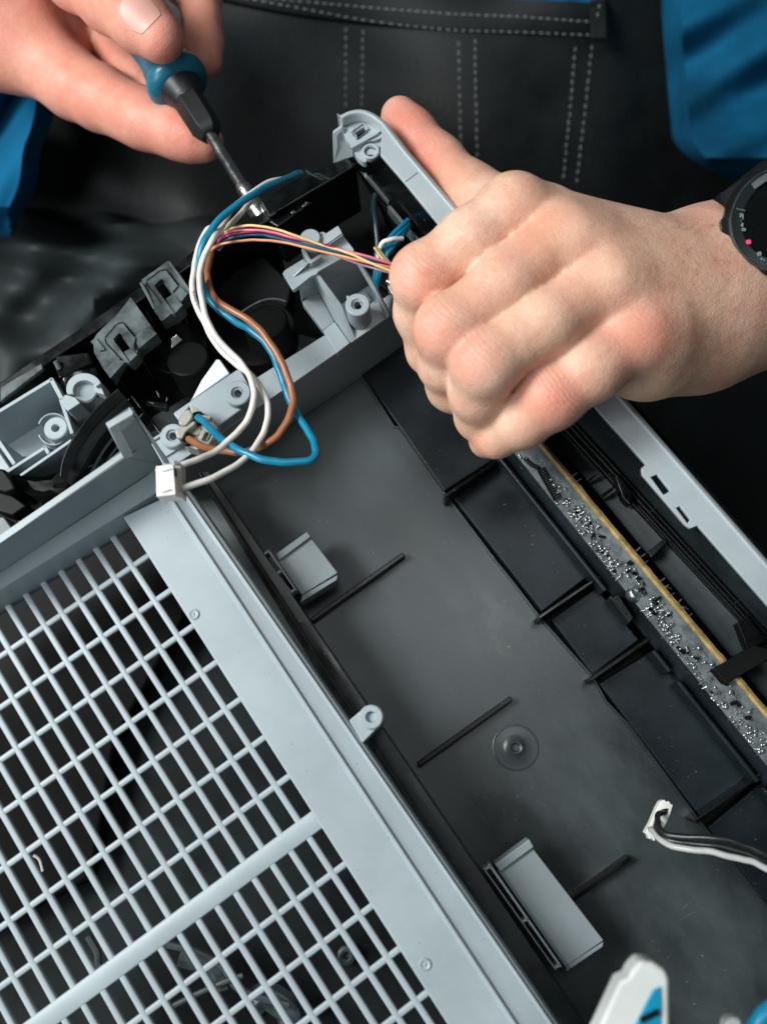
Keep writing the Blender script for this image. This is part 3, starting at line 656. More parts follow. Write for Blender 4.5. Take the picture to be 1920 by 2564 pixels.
mb.build('arm_flange', DGREY, printer, bevel=0)
mb = MB(); top = [S('C0', x, y, -7 + 2.5 * math.sin(i * 1.9)) for i, (x, y) in enumerate([(95, 918), (200, 930), (350, 932), (470, 895), (548, 975), (530, 1030), (470, 1075), (330, 1090), (220, 1075), (130, 1010)])]; cen = S('C0', 330, 1000, -12); mid = [p * .5 + cen * .5 + np.array([0, 0, -1.5 * (i % 2)]) for i, p in enumerate(top)]; low = [p + [0, 0, -14] for p in top]; loft(mb, [low, top, mid], cap=True); mb.build('arm_foot', BLACKM, printer, bevel=1.0)
mb = MB(); prism(mb, P('C0', [(-80, 860), (30, 870), (95, 960), (130, 1030), (40, 1060), (-80, 1030)], -4), 20); mb.build('arm_block', BLACKM, printer, bevel=1.0)
mb = MB(); prism(mb, P('C0', [(-60, 1040), (60, 1050), (215, 1165), (100, 1245), (-60, 1200)], -9), 12); mb.build('lower_block', BLACKM, printer, bevel=.8)
mb = MB(); prism(mb, P('C0', [(-60, 1250), (30, 1250), (110, 1360), (0, 1440), (-60, 1420)], -10), 14); mb.build('lower_block', SMOKE, printer, bevel=.6)
for x, y in ((740, 640), (650, 840), (700, 900)):
    mb = MB(); bar(mb, S('C0', x, y, -20), S('C0', x + 130, y - 75, -20), .8, 6); mb.build('bay_rib', DGREY, printer, bevel=.2)
mb = MB()
for x, y, l in ((325, 1110, 90), (425, 1095, 60), (235, 1210, 70), (150, 1260, 80)): bar(mb, S('C0', x, y, -18), S('C0', x + 8, y + l, -18), .5, 4)
mb.build('bay_fin', DGREY, printer, bevel=.1)
mb = MB()
for x, y, l, a in ((1245, 250, 60, 65), (1190, 340, 40, 20), (1100, 470, 50, -50), (905, 480, 70, 130), (700, 860, 60, -25), (60, 1110, 50, 120), (1330, 300, 40, 100), (1000, 350, 46, -52)):
    ca_, sa_ = math.cos(math.radians(a)), math.sin(math.radians(a)); tube(mb, [S('C0', x, y, -12), S('C0', x + ca_ * l * .5 + 4, y + sa_ * l * .5, -12.4), S('C0', x + ca_ * l, y + sa_ * l, -12)], [.12, .3, .1], 6)
mb.build('bay_streak', SMOKE, printer, bevel=0, kind='stuff')  # short thin streaks in lighter grey across the bay
mb = MB(); bar(mb, S('C0', 1050, 290, -18), S('C0', 1290, 600, -18), 1.0, 6); bar(mb, S('C0', 1120, 430, -22), S('C0', 1200, 520, -22), 3, 6); bar(mb, S('C0', 1160, 340, -24), S('C0', 1330, 370, -24), 2.4, 4); mb.build('bay_beam', GLOSSB, printer, bevel=.4)

# ---- grey cross beam
bt = [('C2', 70, 1425), ('C2', 605, 1068), ('C2', 760, 975)]
zt = -3
mb = MB()
lower = fitline([('A2', 1165, 760), ('A2', 1510, 517), ('A2', 1656, 418)]); upper_ = fitline([('A2', 1110, 665), ('A2', 1255, 572), ('A2', 1500, 420)])
bot = fitline([('C3', 510, 830), ('C3', 1250, 345), ('C3', 1656, 60)])
u0, u1 = ext2(upper_, -1.2, 1.5); lo0, lo1 = ext2(lower, -1.0, 1.06); bo0, bo1 = ext2(bot, -.25, 1.50)
pA = [S('S', *u0, zt), S('S', *lo0, zt), S('S', *bo0, -42), S('S', *bo0, -42) + [0, 4, 0], S('S', *u0, zt - 4)]
pB = [S('S', *u1, zt), S('S', *lo1, zt), S('S', *bo1, -42), S('S', *bo1, -42) + [0, 4, 0], S('S', *u1, zt - 4)]
loft(mb, [pA, pB]); mb.build('cross_beam', GREY, printer, bevel=.4)
# screw bracket over the connector
mb = MB(); prism(mb, P('C1', [(652, 1272), (665, 1258), (1150, 928), (1175, 940), (1250, 1080), (1225, 1150), (1185, 1235), (1000, 1372), (930, 1310), (780, 1220), (700, 1330)], 3), 7); mb.build('screw_bracket', GREY, printer, bevel=.6)
mb = MB(); boss(mb, S('C1', 1148, 1112, 6.5), 4.4, 1.9, 6, 6); mb.build('bracket_post', GREY, printer, bevel=0)
mb = MB(); thread(mb, S('C1', 1148, 1112, 6.4), 1.55, 3, 1.1); mb.build('post_thread', GREY2, printer, bevel=0)
mb = MB(); prism(mb, [S('C1', 985, 850, 1), S('C1', 1015, 855, 1), S('C1', 1092, 965, -1), S('C1', 780, 1185, -3), S('C1', 870, 1020, -3)], 3); mb.build('bracket_fin', GREY2, printer, bevel=.5)
mb = MB(); boss(mb, S('C1', 648, 1440, 1), 4.2, 1.9, 9, 6); mb.build('beam_post', GREY, printer, bevel=0)
mb = MB(); thread(mb, S('C1', 648, 1440, .9), 1.55, 3, 1.1); mb.build('post_thread', GREY2, printer, bevel=0)
mb = MB(); bar(mb, S('C0', 1215, 640, -2), S('C0', 1330, 565, -2), 1.0, 14); bar(mb, S('C0', 1310, 770, -2), S('C0', 1430, 695, -2), 1.0, 14); prism(mb, P('C0', [(1225, 645), (1330, 570), (1430, 690), (1320, 770)], -10), 4); mb.build('post_box', GREY, printer, bevel=.3)
# ---- tall grey bracket with the T top
zT = 12
mb = MB(); prism(mb, P('C2', [(240, 515), (262, 485), (430, 382), (480, 440), (545, 385), (610, 300), (690, 240), (790, 175), (888, 300), (880, 330), (760, 392), (565, 500), (555, 522), (500, 545), (345, 668), (325, 655)], zT), 2.2); mb.build('bracket_top', GREY, printer, bevel=.35)
mb = MB(); prism(mb, P('C2', [(545, 212), (742, 84), (765, 120), (788, 172), (690, 240), (600, 300)], zT + 3.5), 1.6); mb.build('top_lip', GREY2, printer, bevel=.3)
mb = MB(); prism(mb, P('C2', [(600, 300), (690, 240), (788, 172), (775, 150), (690, 215), (590, 275)], zT + 3.5), 5); mb.build('lip_wall', GREY, printer, bevel=.2)
mb = MB(); lathe(mb, S('C2', 492, 195, zT + 5), ZU, [(3.6, -14), (3.6, -.6), (3.1, 0), (.01, 0)], 24); mb.build('top_peg', GREY, printer, bevel=0)
mb = MB(); lathe(mb, S('C2', 598, 175, zT + 3), ZU, [(1.6, -8), (1.6, -.4), (1.2, 0), (.01, 0)], 18); mb.build('top_peg', GREY, printer, bevel=0)
mb = MB(); prism(mb, P('C2', [(408, 300), (440, 290), (500, 390), (580, 340), (600, 365), (500, 430), (470, 410)], zT + 3), 5); mb.build('top_cross', GREY, printer, bevel=.3)
mb = MB(); a = S('C2', 338, 540, zT + .2); b = S('C2', 480, 420, zT + 3); c_ = S('C2', 470, 410, zT + .2); d = S('C2', 495, 440, zT + .2); mb.add([a, b, c_, d, S('C2', 345, 550, zT + .2)], [(0, 1, 2), (1, 4, 3), (0, 4, 1), (1, 3, 2)]); mb.build('top_wedge', GREY, printer, bevel=0)
def wallq(pts, d=(1.1, 0, 0), name='bracket_wall', m=GREY): mb = MB(); prism(mb, [S('C2', *p) for p in pts], 0, d); return mb.build(name, m, printer, bevel=.25)
wallq([(512, 545, 11), (548, 540, 11), (738, 800, 4), (880, 1130, -3), (850, 1145, -3), (700, 930, -4), (560, 660, 4)])
wallq([(905, 430, 11), (950, 450, 11), (1050, 600, 8), (1205, 895, -2), (1170, 935, -2), (1085, 735, 2), (1010, 600, 5)], d=(1, 0, -1))
wallq([(548, 545, 9), (880, 330, 11), (1050, 600, -14), (742, 812, -14)], d=(0, 1, -1.2))
wallq([(400, 640, 8), (520, 560, 8), (600, 700, -10), (420, 775, -12)], d=(0, 1, -1))
mb = MB(); prism(mb, P('C2', [(415, 775), (560, 665), (712, 955), (605, 1030)], -9), 4); prism(mb, P('C2', [(605, 1030), (712, 950), (850, 1145), (730, 1238)], -2.2), 4); mb.build('bracket_foot', GREY, printer, bevel=.4)
mb = MB(); prism(mb, P('C2', [(742, 812), (1050, 600), (1215, 870), (1235, 895), (885, 1130)], -9), 4); mb.build('bracket_floor', GREY, printer, bevel=.3)
mb = MB(); prism(mb, P('C2', [(740, 812), (980, 665), (1040, 760), (800, 920)], -6.5), 3); prism(mb, P('C2', [(820, 935), (850, 915), (890, 980), (850, 1000)], -6), 3); prism(mb, P('C2', [(1015, 800), (1070, 765), (1105, 825), (1060, 860)], -6), 3); mb.build('bracket_step', GREY, printer, bevel=.3)
mb = MB(); boss(mb, S('C2', 918, 795, 8), 4.2, 1.9, 17, 6); prism(mb, P('C2', [(815, 722), (840, 712), (850, 760), (830, 770)], 6), 8); mb.build('tall_post', GREY, printer, bevel=.2)
mb = MB(); thread(mb, S('C2', 918, 795, 7.9), 1.55, 3, 1.1); mb.build('post_thread', GREY2, printer, bevel=0)
# ---- inside of the vented box, seen through the grille
mb = MB(); prism(mb, [S('O', -200, 1250, -46), S('O', 330, 1080, -46), S('O', 1350, 2600, -46), S('O', -300, 2700, -46)], 2); mb.build('box_bottom', INNER, printer, bevel=0)
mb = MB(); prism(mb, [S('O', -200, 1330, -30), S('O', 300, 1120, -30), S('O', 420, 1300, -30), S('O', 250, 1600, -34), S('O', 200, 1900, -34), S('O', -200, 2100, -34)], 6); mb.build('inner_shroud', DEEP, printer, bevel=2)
mb = MB(); lathe(mb, S('B2', 1495, 915, -40), ZU, [(3, -4), (3, 0), (2, .5), (1.2, 0), (1.1, -2), (.01, -2)], 20); mb.build('inner_post', SMOKE, printer, bevel=0)
def curve_rib(c, pts, r, z, name, m): mb = MB(); tube(mb, catmull([S(c, x, y, z) for x, y in pts], 6), r, 8); mb.build(name, m, printer, bevel=0)
curve_rib('B2', [(700, 860), (850, 900), (960, 960), (1010, 1040), (1080, 1080), (1250, 1130)], 1.2, -24, 'inner_duct', DGREY)
curve_rib('B2', [(780, 920), (900, 960), (950, 1020), (960, 1060)], 3.2, -26, 'inner_duct', SMOKE)
curve_rib('B2', [(750, 1130), (850, 1080), (990, 1020), (1050, 1000)], .9, -22, 'inner_duct', DGREY)
curve_rib('B2', [(1100, 1130), (1150, 1090), (1250, 1150), (1260, 1200)], 4.5, -30, 'inner_duct', SMOKE)
curve_rib('B2', [(380, 830), (420, 900), (430, 960), (500, 1010)], 1.2, -28, 'inner_duct', DGREY)
curve_rib('B2', [(145, 480), (170, 500), (185, 550)], .5, -20, 'inner_duct', WHITE)
# ================================================================== the technician
# ---- distance-field modelling of the hands (evaluated on a grid, surfaced, then projected back onto the field)
def sd_cone(p, a, b, ra, rb, sq=1.0, sqd=None):
    a = np.asarray(a, np.float32); b = np.asarray(b, np.float32); ba = b - a; q = p - a
    h = np.clip((q @ ba) / (ba @ ba + 1e-9), 0, 1)[..., None]
    d = q - h * ba
    if sqd is not None:
        c = (d @ sqd)[..., None]; d = d + sqd * c * (sq - 1)
    return np.sqrt((d * d).sum(-1)) - (ra + (rb - ra) * h[..., 0])
def smin(a, b, k):
    h = np.maximum(k - np.abs(a - b), 0) / k; return np.minimum(a, b) - h * h * k * .25
def smax(a, b, k): return -smin(-a, -b, k)
def chain(p, js, k=3.0):                  # joints: (point, radius)
    d = None
    for (a, ra), (b, rb) in zip(js[:-1], js[1:]):
        e = sd_cone(p, a, b, ra, rb); d = e if d is None else smin(d, e, k)
    return d
def surface_nets(fn, lo, hi, h):
    lo = np.array(lo, np.float32); n = np.ceil((np.array(hi) - lo) / h).astype(int) + 1
    xs = [lo[i] + h * np.arange(n[i], dtype=np.float32) for i in range(3)]
    Fv = np.empty(n, np.float32)
    yy, zz = np.meshgrid(xs[1], xs[2], indexing='ij')
    for i0 in range(0, n[0], 16):
        xx = xs[0][i0:i0 + 16]; pts = np.empty((len(xx), n[1], n[2], 3), np.float32)
        pts[..., 0] = xx[:, None, None]; pts[..., 1] = yy; pts[..., 2] = zz; Fv[i0:i0 + 16] = fn(pts)
    ins = Fv < 0
    c = np.zeros(tuple(n - 1), np.int8)
    for dx in (0, 1):
        for dy in (0, 1):
            for dz in (0, 1): c += ins[dx:n[0] - 1 + dx, dy:n[1] - 1 + dy, dz:n[2] - 1 + dz]
    act = np.argwhere((c > 0) & (c < 8)); idx = -np.ones(c.shape, np.int64); idx[tuple(act.T)] = np.arange(len(act))
    acc = np.zeros((len(act), 3)); cnt = np.zeros(len(act))
    cor = [(0, 0, 0), (1, 0, 0), (0, 1, 0), (1, 1, 0), (0, 0, 1), (1, 0, 1), (0, 1, 1), (1, 1, 1)]
    for i in range(8):
        for j in range(i + 1, 8):
            if sum(abs(cor[i][k] - cor[j][k]) for k in range(3)) != 1: continue
            A = Fv[tuple((act + cor[i]).T)]; B = Fv[tuple((act + cor[j]).T)]; m = (A < 0) != (B < 0)
            t = np.where(m, A / np.where(m, A - B, 1), 0)[:, None]
            acc += np.where(m[:, None], np.array(cor[i]) * (1 - t) + np.array(cor[j]) * t, 0); cnt += m
    V = lo + (act + acc / cnt[:, None]) * h
    faces = []
    for ax in range(3):
        u, v = (ax + 1) % 3, (ax + 2) % 3
        sl0 = [slice(1, None)] * 3; sl0[ax] = slice(0, n[ax] - 1); s1 = [slice(1, n[k] - 1) for k in range(3)]; s1[ax] = slice(0, n[ax] - 1); s2 = list(s1); s2[ax] = slice(1, n[ax])
        A = ins[tuple(s1)]; B = ins[tuple(s2)]; q = np.argwhere(A != B); fl = A[tuple(q.T)]
        off = np.array([1, 1, 1]); off[ax] = 0; q = q + off
        def ix(du, dv): r = q.copy(); r[:, u] -= du; r[:, v] -= dv; return idx[tuple(r.T)]
        Q = np.stack([ix(1, 1), ix(0, 1), ix(0, 0), ix(1, 0)], 1); Q[~fl] = Q[~fl][:, ::-1]; faces.append(Q)
    Fq = np.concatenate(faces)
    e = .35
    for it in range(2):
        f0 = fn(V.astype(np.float32)); g = np.stack([fn((V + np.eye(3)[k] * e).astype(np.float32)) - fn((V - np.eye(3)[k] * e).astype(np.float32)) for k in range(3)], 1) / (2 * e)
        g /= np.maximum(np.linalg.norm(g, axis=1, keepdims=True), .2); V = V - g * np.clip(f0, -h, h)[:, None] * .9
    return V, Fq, g

# ---- right hand (wraps the rail). joints in photograph coordinates + height
def J(x, y, z, r, c='A3'): return (np.array(S(c, x, y, z), np.float32), r)
# finger chains: root, knuckle (MCP), middle joint (PIP), end joint (DIP), tip
R_idx = [J(790, 520, 38, 10.5), J(720, 485, 44, 10.6), J(560, 598, 43.5, 9.5), J(385, 728, 40, 9.0), J(378, 860, 27, 8.2), J(415, 1000, 14, 7.7), J(480, 1080, 2, 7.0)]
R_mid = [J(980, 630, 41, 11), J(895, 595, 45.5, 10.4), J(685, 760, 46.5, 9.3), J(480, 922, 44, 9.2), J(470, 1040, 31, 8.6), J(495, 1130, 18, 8.0), J(570, 1190, 6, 7)]
R_rng = [J(1100, 770, 38, 11), J(1045, 762, 42.5, 10.2), J(835, 902, 45.5, 9.2), J(615, 1046, 44, 9.2), J(590, 1150, 33, 8.6), J(600, 1240, 20, 7.9), J(690, 1270, 9, 6.8)]
R_pky = [J(1230, 930, 33, 11.5), J(1160, 955, 37, 10.2), J(1000, 1068, 38, 9.5), J(858, 1172, 35, 8.9), J(750, 1258, 28, 8.2), J(655, 1316, 20, 6.9)]
R_pkt = [J(655, 1322, 20, 6.2), J(618, 1335, 14, 5.6)]
R_thb = [J(297, 133, -4, 7.0), J(345, 195, -4, 7.8), J(440, 300, -3, 8.6), J(560, 420, 2, 9.8), J(720, 520, 14, 13), J(900, 620, 18, 16)]
wr = J(1420, 790, 12, 23)
R_palm = [(J(850, 560, 36, 13), J(1300, 765, 19, 19.5)), (J(990, 680, 39, 14.5), J(1350, 800, 20, 20.5)), (J(1110, 820, 36, 14.5), J(1370, 830, 18, 21)), (J(1215, 960, 30, 14), J(1370, 900, 15, 20)), (J(1200, 1020, 20, 14), J(1340, 935, 10, 17)), (J(760, 560, 26, 12), J(1150, 930, 20, 14))]
R_arm = [(J(1470, 690, 11, 19), J(2020, 495, 6, 22.5)), (J(1440, 790, 11, 19), J(2020, 621, 6, 23)), (J(1440, 870, 10, 18), J(2020, 718, 6, 22.5))]
R_tend = [(J(800, 500, 46, 2.5), J(1250, 660, 34, 1.8)), (J(960, 575, 52, 2.5), J(1280, 720, 37, 1.8)), (J(1100, 735, 50, 2.5), J(1300, 790, 36, 1.8)), (J(1210, 920, 42, 2.5), J(1320, 860, 34, 1.8))]
def f_right(p):
    P1 = None
    for a, b in R_palm:
        e = sd_cone(p, a[0], b[0], a[1], b[1]); P1 = e if P1 is None else smin(P1, e, 9)
    for a, b in R_arm: P1 = smin(P1, sd_cone(p, a[0], b[0], a[1], b[1]), 16)
    for a, b in R_tend: P1 = smin(P1, sd_cone(p, a[0], b[0], a[1], b[1]), 8)
    th = chain(p, R_thb, 5); P1 = smin(P1, th, 8)
    Fg = chain(p, R_idx, 3.5)
    for fc in (R_mid, R_rng): Fg = smin(Fg, chain(p, fc, 3.5), .6)
    Fg = smin(Fg, smin(chain(p, R_pky, 3.5), chain(p, R_pkt, 2), 2), 1.5)
    # knuckle pads
    for (c, r), k in ((R_idx[3], 1.0), (R_mid[3], 1.0), (R_rng[3], 1.0), (R_pky[3], 1.0)):
        Fg = smin(Fg, np.sqrt(((p - c) ** 2).sum(-1)) - r * k, 3.5)
    return smin(P1, Fg, 5.0)
lo = np.min([j[0] for L_ in (R_idx, R_mid, R_rng, R_pky, R_thb) for j in L_] + [R_arm[2][1][0]], axis=0) - 30
hi = np.max([j[0] for L_ in (R_idx, R_mid, R_rng, R_pky, R_thb) for j in L_] + [R_arm[0][1][0], wr[0]], axis=0) + 30
VR, FR, GR = surface_nets(f_right, lo, hi, 1.15)

# ---- left hand (holds the screwdriver), by optical depth
def K(x, y, d, r, c='A0'): return (np.array(SD(c, x, y, d), np.float32), r)
L_low = [K(-60, 60, 400, 24), K(120, 190, 398, 19), K(320, 365, 392, 13.3), K(440, 425, 387, 12.6), K(545, 478, 382, 10.9), K(630, 515, 379, 11.3), K(705, 545, 377, 9.5), K(780, 576, 375, 9.6), K(850, 600, 374, 8.2), K(893, 617, 374, 6.4)]
L_thb = [K(200, -330, 385, 18), K(330, -110, 366, 12.6), K(480, -5, 354, 11.8), K(605, 85, 346, 10.8), K(690, 160, 343, 9.0)]
L_idx = [K(700, -150, 415, 10), K(860, -20, 402, 9.2), K(873, 80, 396, 8.0), K(878, 180, 392, 8.0), K(893, 262, 388, 6.6)]
L_mid = [K(430, 120, 410, 9), K(545, 270, 402, 8), K(600, 340, 398, 7.5), K(680, 400, 396, 7.0)]
L_arm = [K(-60, 40, 400, 30), K(-800, -520, 470, 42)]
L_fill = [K(20, -60, 402, 25), K(200, 100, 404, 14), K(300, 165, 404, 10.5)]
def f_left(p):
    d = smin(chain(p, L_low, 5), chain(p, L_arm, 5), 14)
    d = smin(d, chain(p, L_fill, 6), 6)
    d = smin(d, chain(p, L_thb, 5), 3)
    e = smin(chain(p, L_idx, 4), chain(p, L_mid, 4), 3); return smin(d, e, 3)
allL = [j[0] for L_ in (L_low, L_thb, L_idx, L_mid, L_arm) for j in L_]
VL, FL, GL = surface_nets(f_left, np.min(allL, axis=0) - 44, np.max(allL, axis=0) + 44, 1.9)

# ---- skin: one mesh, with colour attribute for the real reddening of knuckles and thumb, and crease coordinates
V = np.concatenate([VR, VL]); Fq = np.concatenate([FR, FL + len(VR)])
me = bpy.data.meshes.new('body'); me.from_pydata((V * .001).tolist(), [], Fq.tolist())
me.shade_smooth()
red = np.zeros(len(V)); wr_w = np.zeros(len(V)); wr_t = np.zeros(len(V)); yel = np.zeros(len(V))
def blob(c, r): return np.exp(-((V - c) ** 2).sum(1) / (r * r))
for x, y, z, r, a in ((375, 720, 45, 8, .8), (430, 920, 50, 8, .8), (560, 1030, 50, 8, .75), (870, 1170, 40, 9, .85), (830, 610, 58, 13, .45), (960, 770, 55, 9, .45), (1190, 950, 48, 11, .7), (610, 1340, 18, 6, 1.0), (330, 190, 0, 12, 1.3), (390, 290, 0, 12, 1.2), (480, 400, 0, 10, .8), (540, 1110, 30, 8, .3)):
    red = np.maximum(red, a * blob(np.array(S('A3', x, y, z)), r))
for x, y, z, r, a in ((880, 545, 60, 12, .35), (1060, 700, 58, 11, .3), (560, 1230, 22, 7, .9), (700, 1330, 22, 9, .5), (450, 1140, 24, 7, .5), (1260, 1090, 20, 14, .6), (800, 800, 50, 14, .2)):
    yel = np.maximum(yel, a * blob(np.array(S('A3', x, y, z)), r))
for x, y, d, r, a in ((300, 180, 392, 18, 1.0), (150, 300, 385, 26, .45), (480, 380, 375, 20, .7), (640, 470, 370, 18, .8), (790, 560, 368, 17, 1.0), (540, 10, 345, 16, .6), (880, 620, 372, 9, .9), (640, 60, 340, 12, .8), (700, 170, 340, 10, .8), (120, 100, 385, 22, .5), (870, 60, 392, 12, .8), (890, 230, 388, 10, .9), (600, 330, 395, 14, .8), (200, 330, 385, 18, .3)):
    red = np.maximum(red, a * blob(np.array(SD('A0', x, y, d)), r))
red[len(VR):] = np.maximum(red[len(VR):], .75)
def crease(c, axis, half, rad):
    c = np.asarray(c); axis = np.asarray(axis); axis = axis / np.linalg.norm(axis)
    t = (V - c) @ axis; w = np.exp(-(t / half) ** 2) * np.exp(-((V - c) ** 2).sum(1) / (rad * rad)); m = w > wr_w
    wr_w[m] = w[m]; wr_t[m] = t[m]
for fc, i in ((R_idx, 3), (R_mid, 3), (R_rng, 3), (R_pky, 3), (R_thb, 2)):
    a, b, c = fc[i - 1][0], fc[i][0], fc[i + 1][0]; ax = (b - a) / np.linalg.norm(b - a) + (c - b) / np.linalg.norm(c - b); crease(b + ZU * 5, ax, 5.5, 12)
for fc, i in ((R_idx, 5), (R_mid, 5), (R_rng, 5), (R_pky, 4)):
    a, b = fc[i - 1][0], fc[i][0]; crease(b, b - a, 3.5, 10)
crease(L_thb[3][0], L_thb[3][0] - L_thb[2][0], 5, 13); crease(L_low[4][0], L_low[4][0] - L_low[3][0], 3, 13); crease(L_low[6][0], L_low[6][0] - L_low[5][0], 2.5, 12)
for nm, arr in (('redness', red), ('crease_weight', wr_w), ('crease_pos', wr_t), ('yellow', yel)):
    at = me.attributes.new(nm, 'FLOAT', 'POINT'); at.data.foreach_set('value', arr.astype(np.float32))
def skin_material():
    m = bpy.data.materials.new('skin'); m.use_nodes = True; nt = m.node_tree; N = nt.nodes; L = nt.links; b = N['Principled BSDF']
    b.inputs['Roughness'].default_value = .46; b.inputs['Specular IOR Level'].default_value = .42
    b.inputs['Subsurface Weight'].default_value = .35; b.inputs['Subsurface Radius'].default_value = (1., .35, .18); b.inputs['Subsurface Scale'].default_value = .005
    tc = N.new('ShaderNodeTexCoord')
    def noise(s, d, rough=.6):
        n = N.new('ShaderNodeTexNoise'); n.inputs['Scale'].default_value = s; n.inputs['Detail'].default_value = d; n.inputs['Roughness'].default_value = rough; L.new(tc.outputs['Object'], n.inputs['Vector']); return n.outputs[0]
    def attr(n): a = N.new('ShaderNodeAttribute'); a.attribute_name = n; return a.outputs['Fac']
    def math_(op, a, c_=None, v=None):
        x = N.new('ShaderNodeMath'); x.operation = op; L.new(a, x.inputs[0])
        if c_ is not None: L.new(c_, x.inputs[1])
        elif v is not None: x.inputs[1].default_value = v
        return x.outputs[0]
    def mix(f, a, b_, blend='MIX'):
        x = N.new('ShaderNodeMixRGB'); x.blend_type = blend
        if hasattr(f, 'is_linked') or hasattr(f, 'links'): L.new(f, x.inputs[0])
        else: x.inputs[0].default_value = f
        for k, c_ in ((1, a), (2, b_)):
            if isinstance(c_, tuple): x.inputs[k].default_value = (*c_, 1)
            else: L.new(c_, x.inputs[k])
        return x.outputs[0]
    r = N.new('ShaderNodeValToRGB'); r.color_ramp.elements[0].position = .34; r.color_ramp.elements[1].position = .66
    r.color_ramp.elements[0].color = (.72, .405, .285, 1); r.color_ramp.elements[1].color = (.83, .565, .425, 1)
    L.new(noise(55, 5), r.inputs[0])
    fine = N.new('ShaderNodeValToRGB'); fine.color_ramp.elements[0].position = .3; fine.color_ramp.elements[1].position = .7
    fine.color_ramp.elements[0].color = (.86, .78, .76, 1); fine.color_ramp.elements[1].color = (1, 1, 1, 1); L.new(noise(420, 4, .7), fine.inputs[0])
    col = mix(.8, r.outputs[0], fine.outputs[0], 'MULTIPLY')
    col = mix(math_('MULTIPLY', math_('MULTIPLY', attr('redness'), math_('ADD', noise(150, 4), v=.35)), v=.85), col, (.70, .19, .14))
    blr = N.new('ShaderNodeValToRGB'); blr.color_ramp.elements[0].position = .48; blr.color_ramp.elements[1].position = .72; L.new(noise(38, 3), blr.inputs[0])
    col = mix(math_('MULTIPLY', blr.outputs[0], v=.42), col, (.72, .29, .22))
    col = mix(math_('MULTIPLY', attr('yellow'), v=.6), col, (.68, .47, .26))
    L.new(col, b.inputs['Base Color'])
    # creases + pores
    wv = math_('SINE', math_('MULTIPLY', math_('ADD', attr('crease_pos'), math_('MULTIPLY', noise(260, 2), v=1.6)), v=4.6))
    cr = math_('MULTIPLY', math_('MULTIPLY', wv, attr('crease_weight')), v=.22)
    vo = N.new('ShaderNodeTexVoronoi'); vo.feature = 'DISTANCE_TO_EDGE'; vo.inputs['Scale'].default_value = 900; L.new(tc.outputs['Object'], vo.inputs['Vector'])
    vh = math_('MULTIPLY', math_('MINIMUM', vo.outputs['Distance'], v=.25), v=.9)
    h = math_('ADD', math_('ADD', cr, vh), math_('MULTIPLY', noise(700, 3), v=.5))
    h = math_('ADD', h, math_('MULTIPLY', noise(120, 3), v=1.3))
    rr_ = N.new('ShaderNodeMapRange'); rr_.inputs[1].default_value = .3; rr_.inputs[2].default_value = .7; rr_.inputs[3].default_value = .36; rr_.inputs[4].default_value = .58; L.new(noise(180, 4), rr_.inputs[0]); L.new(rr_.outputs[0], b.inputs['Roughness'])
    bp = N.new('ShaderNodeBump'); bp.inputs['Strength'].default_value = .55; bp.inputs['Distance'].default_value = .0004; L.new(h, bp.inputs['Height']); L.new(bp.outputs[0], b.inputs['Normal'])
    return m
SKIN = skin_material(); me.materials.append(SKIN)
person = thing('person', 'technician in black apron and blue shirt gripping the silver rail and a screwdriver', 'person', SD('S', 1300, -200, 560))
def to_person(o):
    o.parent = person; o.matrix_parent_inverse = Matrix.Translation(-wloc(person)); return o
body = bpy.data.objects.new('body', me); COL.objects.link(body); to_person(body)
# nail of the left thumb, draped on the thumb
def nail(center, along, normal, w, l, fn):
    along = along / np.linalg.norm(along); normal = normal - along * (normal @ along); normal /= np.linalg.norm(normal); side = np.cross(along, normal)
    n = 14; pts = []
    for i in range(n):
        for j in range(n):
            u, v_ = -1 + 2 * i / (n - 1), -1 + 2 * j / (n - 1)
            uu, vw = u * math.sqrt(1 - v_ * v_ * .42), v_ * math.sqrt(1 - u * u * .30)
            p = center + side * uu * w / 2 + along * vw * l / 2 + normal * 16
            pts.append(p)
    p = np.array(pts, np.float32)
    for _ in range(60): p = p - normal.astype(np.float32) * np.clip(fn(p), -.5, 2)[:, None] * .8
    p = p + normal * .28
    mb = MB(); rows = [[p[i * n + j] for j in range(n)] for i in range(n)]; sheet(mb, rows, .7, -normal); return mb
tdir = L_thb[4][0] - L_thb[3][0]
toc = CAM - L_thb[4][0]; toc /= np.linalg.norm(toc)
nc = (L_thb[3][0] * .40 + L_thb[4][0] * .60).astype(float) + RT * .4 + UP * .8; mb = nail(nc, tdir.astype(float), toc + UP * .10, 12.5, 13.5, f_left)
o = mb.build('nail', NAIL, body, bevel=.2)
# fine hairs on the wrist
mb = MB(); rng = np.random.RandomState(3); cand = np.where((VR @ RT > (S('A3', 1150, 700, 20) @ RT)) & (GR @ BK > .25))[0]
for k in rng.choice(cand, 900):
    p = VR[k].astype(float); u, v_ = proj(p)
    if not (1560 < u < 1840 and 540 < v_ < 900): continue
    nrm = GR[k] / np.linalg.norm(GR[k]); t = -RT * (.3 + rng.rand()) - UP * (.6 + rng.rand() * .8) + rng.randn(3) * .35; t = t - nrm * (t @ nrm); t /= np.linalg.norm(t); l = 2 + 3.5 * rng.rand()
    path = [p + t * l * s + nrm * (.1 + .9 * s * (1 - s) * 2) + np.cross(nrm, t) * l * .12 * s * s for s in np.linspace(0, 1, 5)]
    tube(mb, path, [.032, .03, .026, .02, .01], 3)
mb.build('arm_hair', mat('dark_hair', (.12, .07, .045), .5), body, bevel=0, kind='stuff')

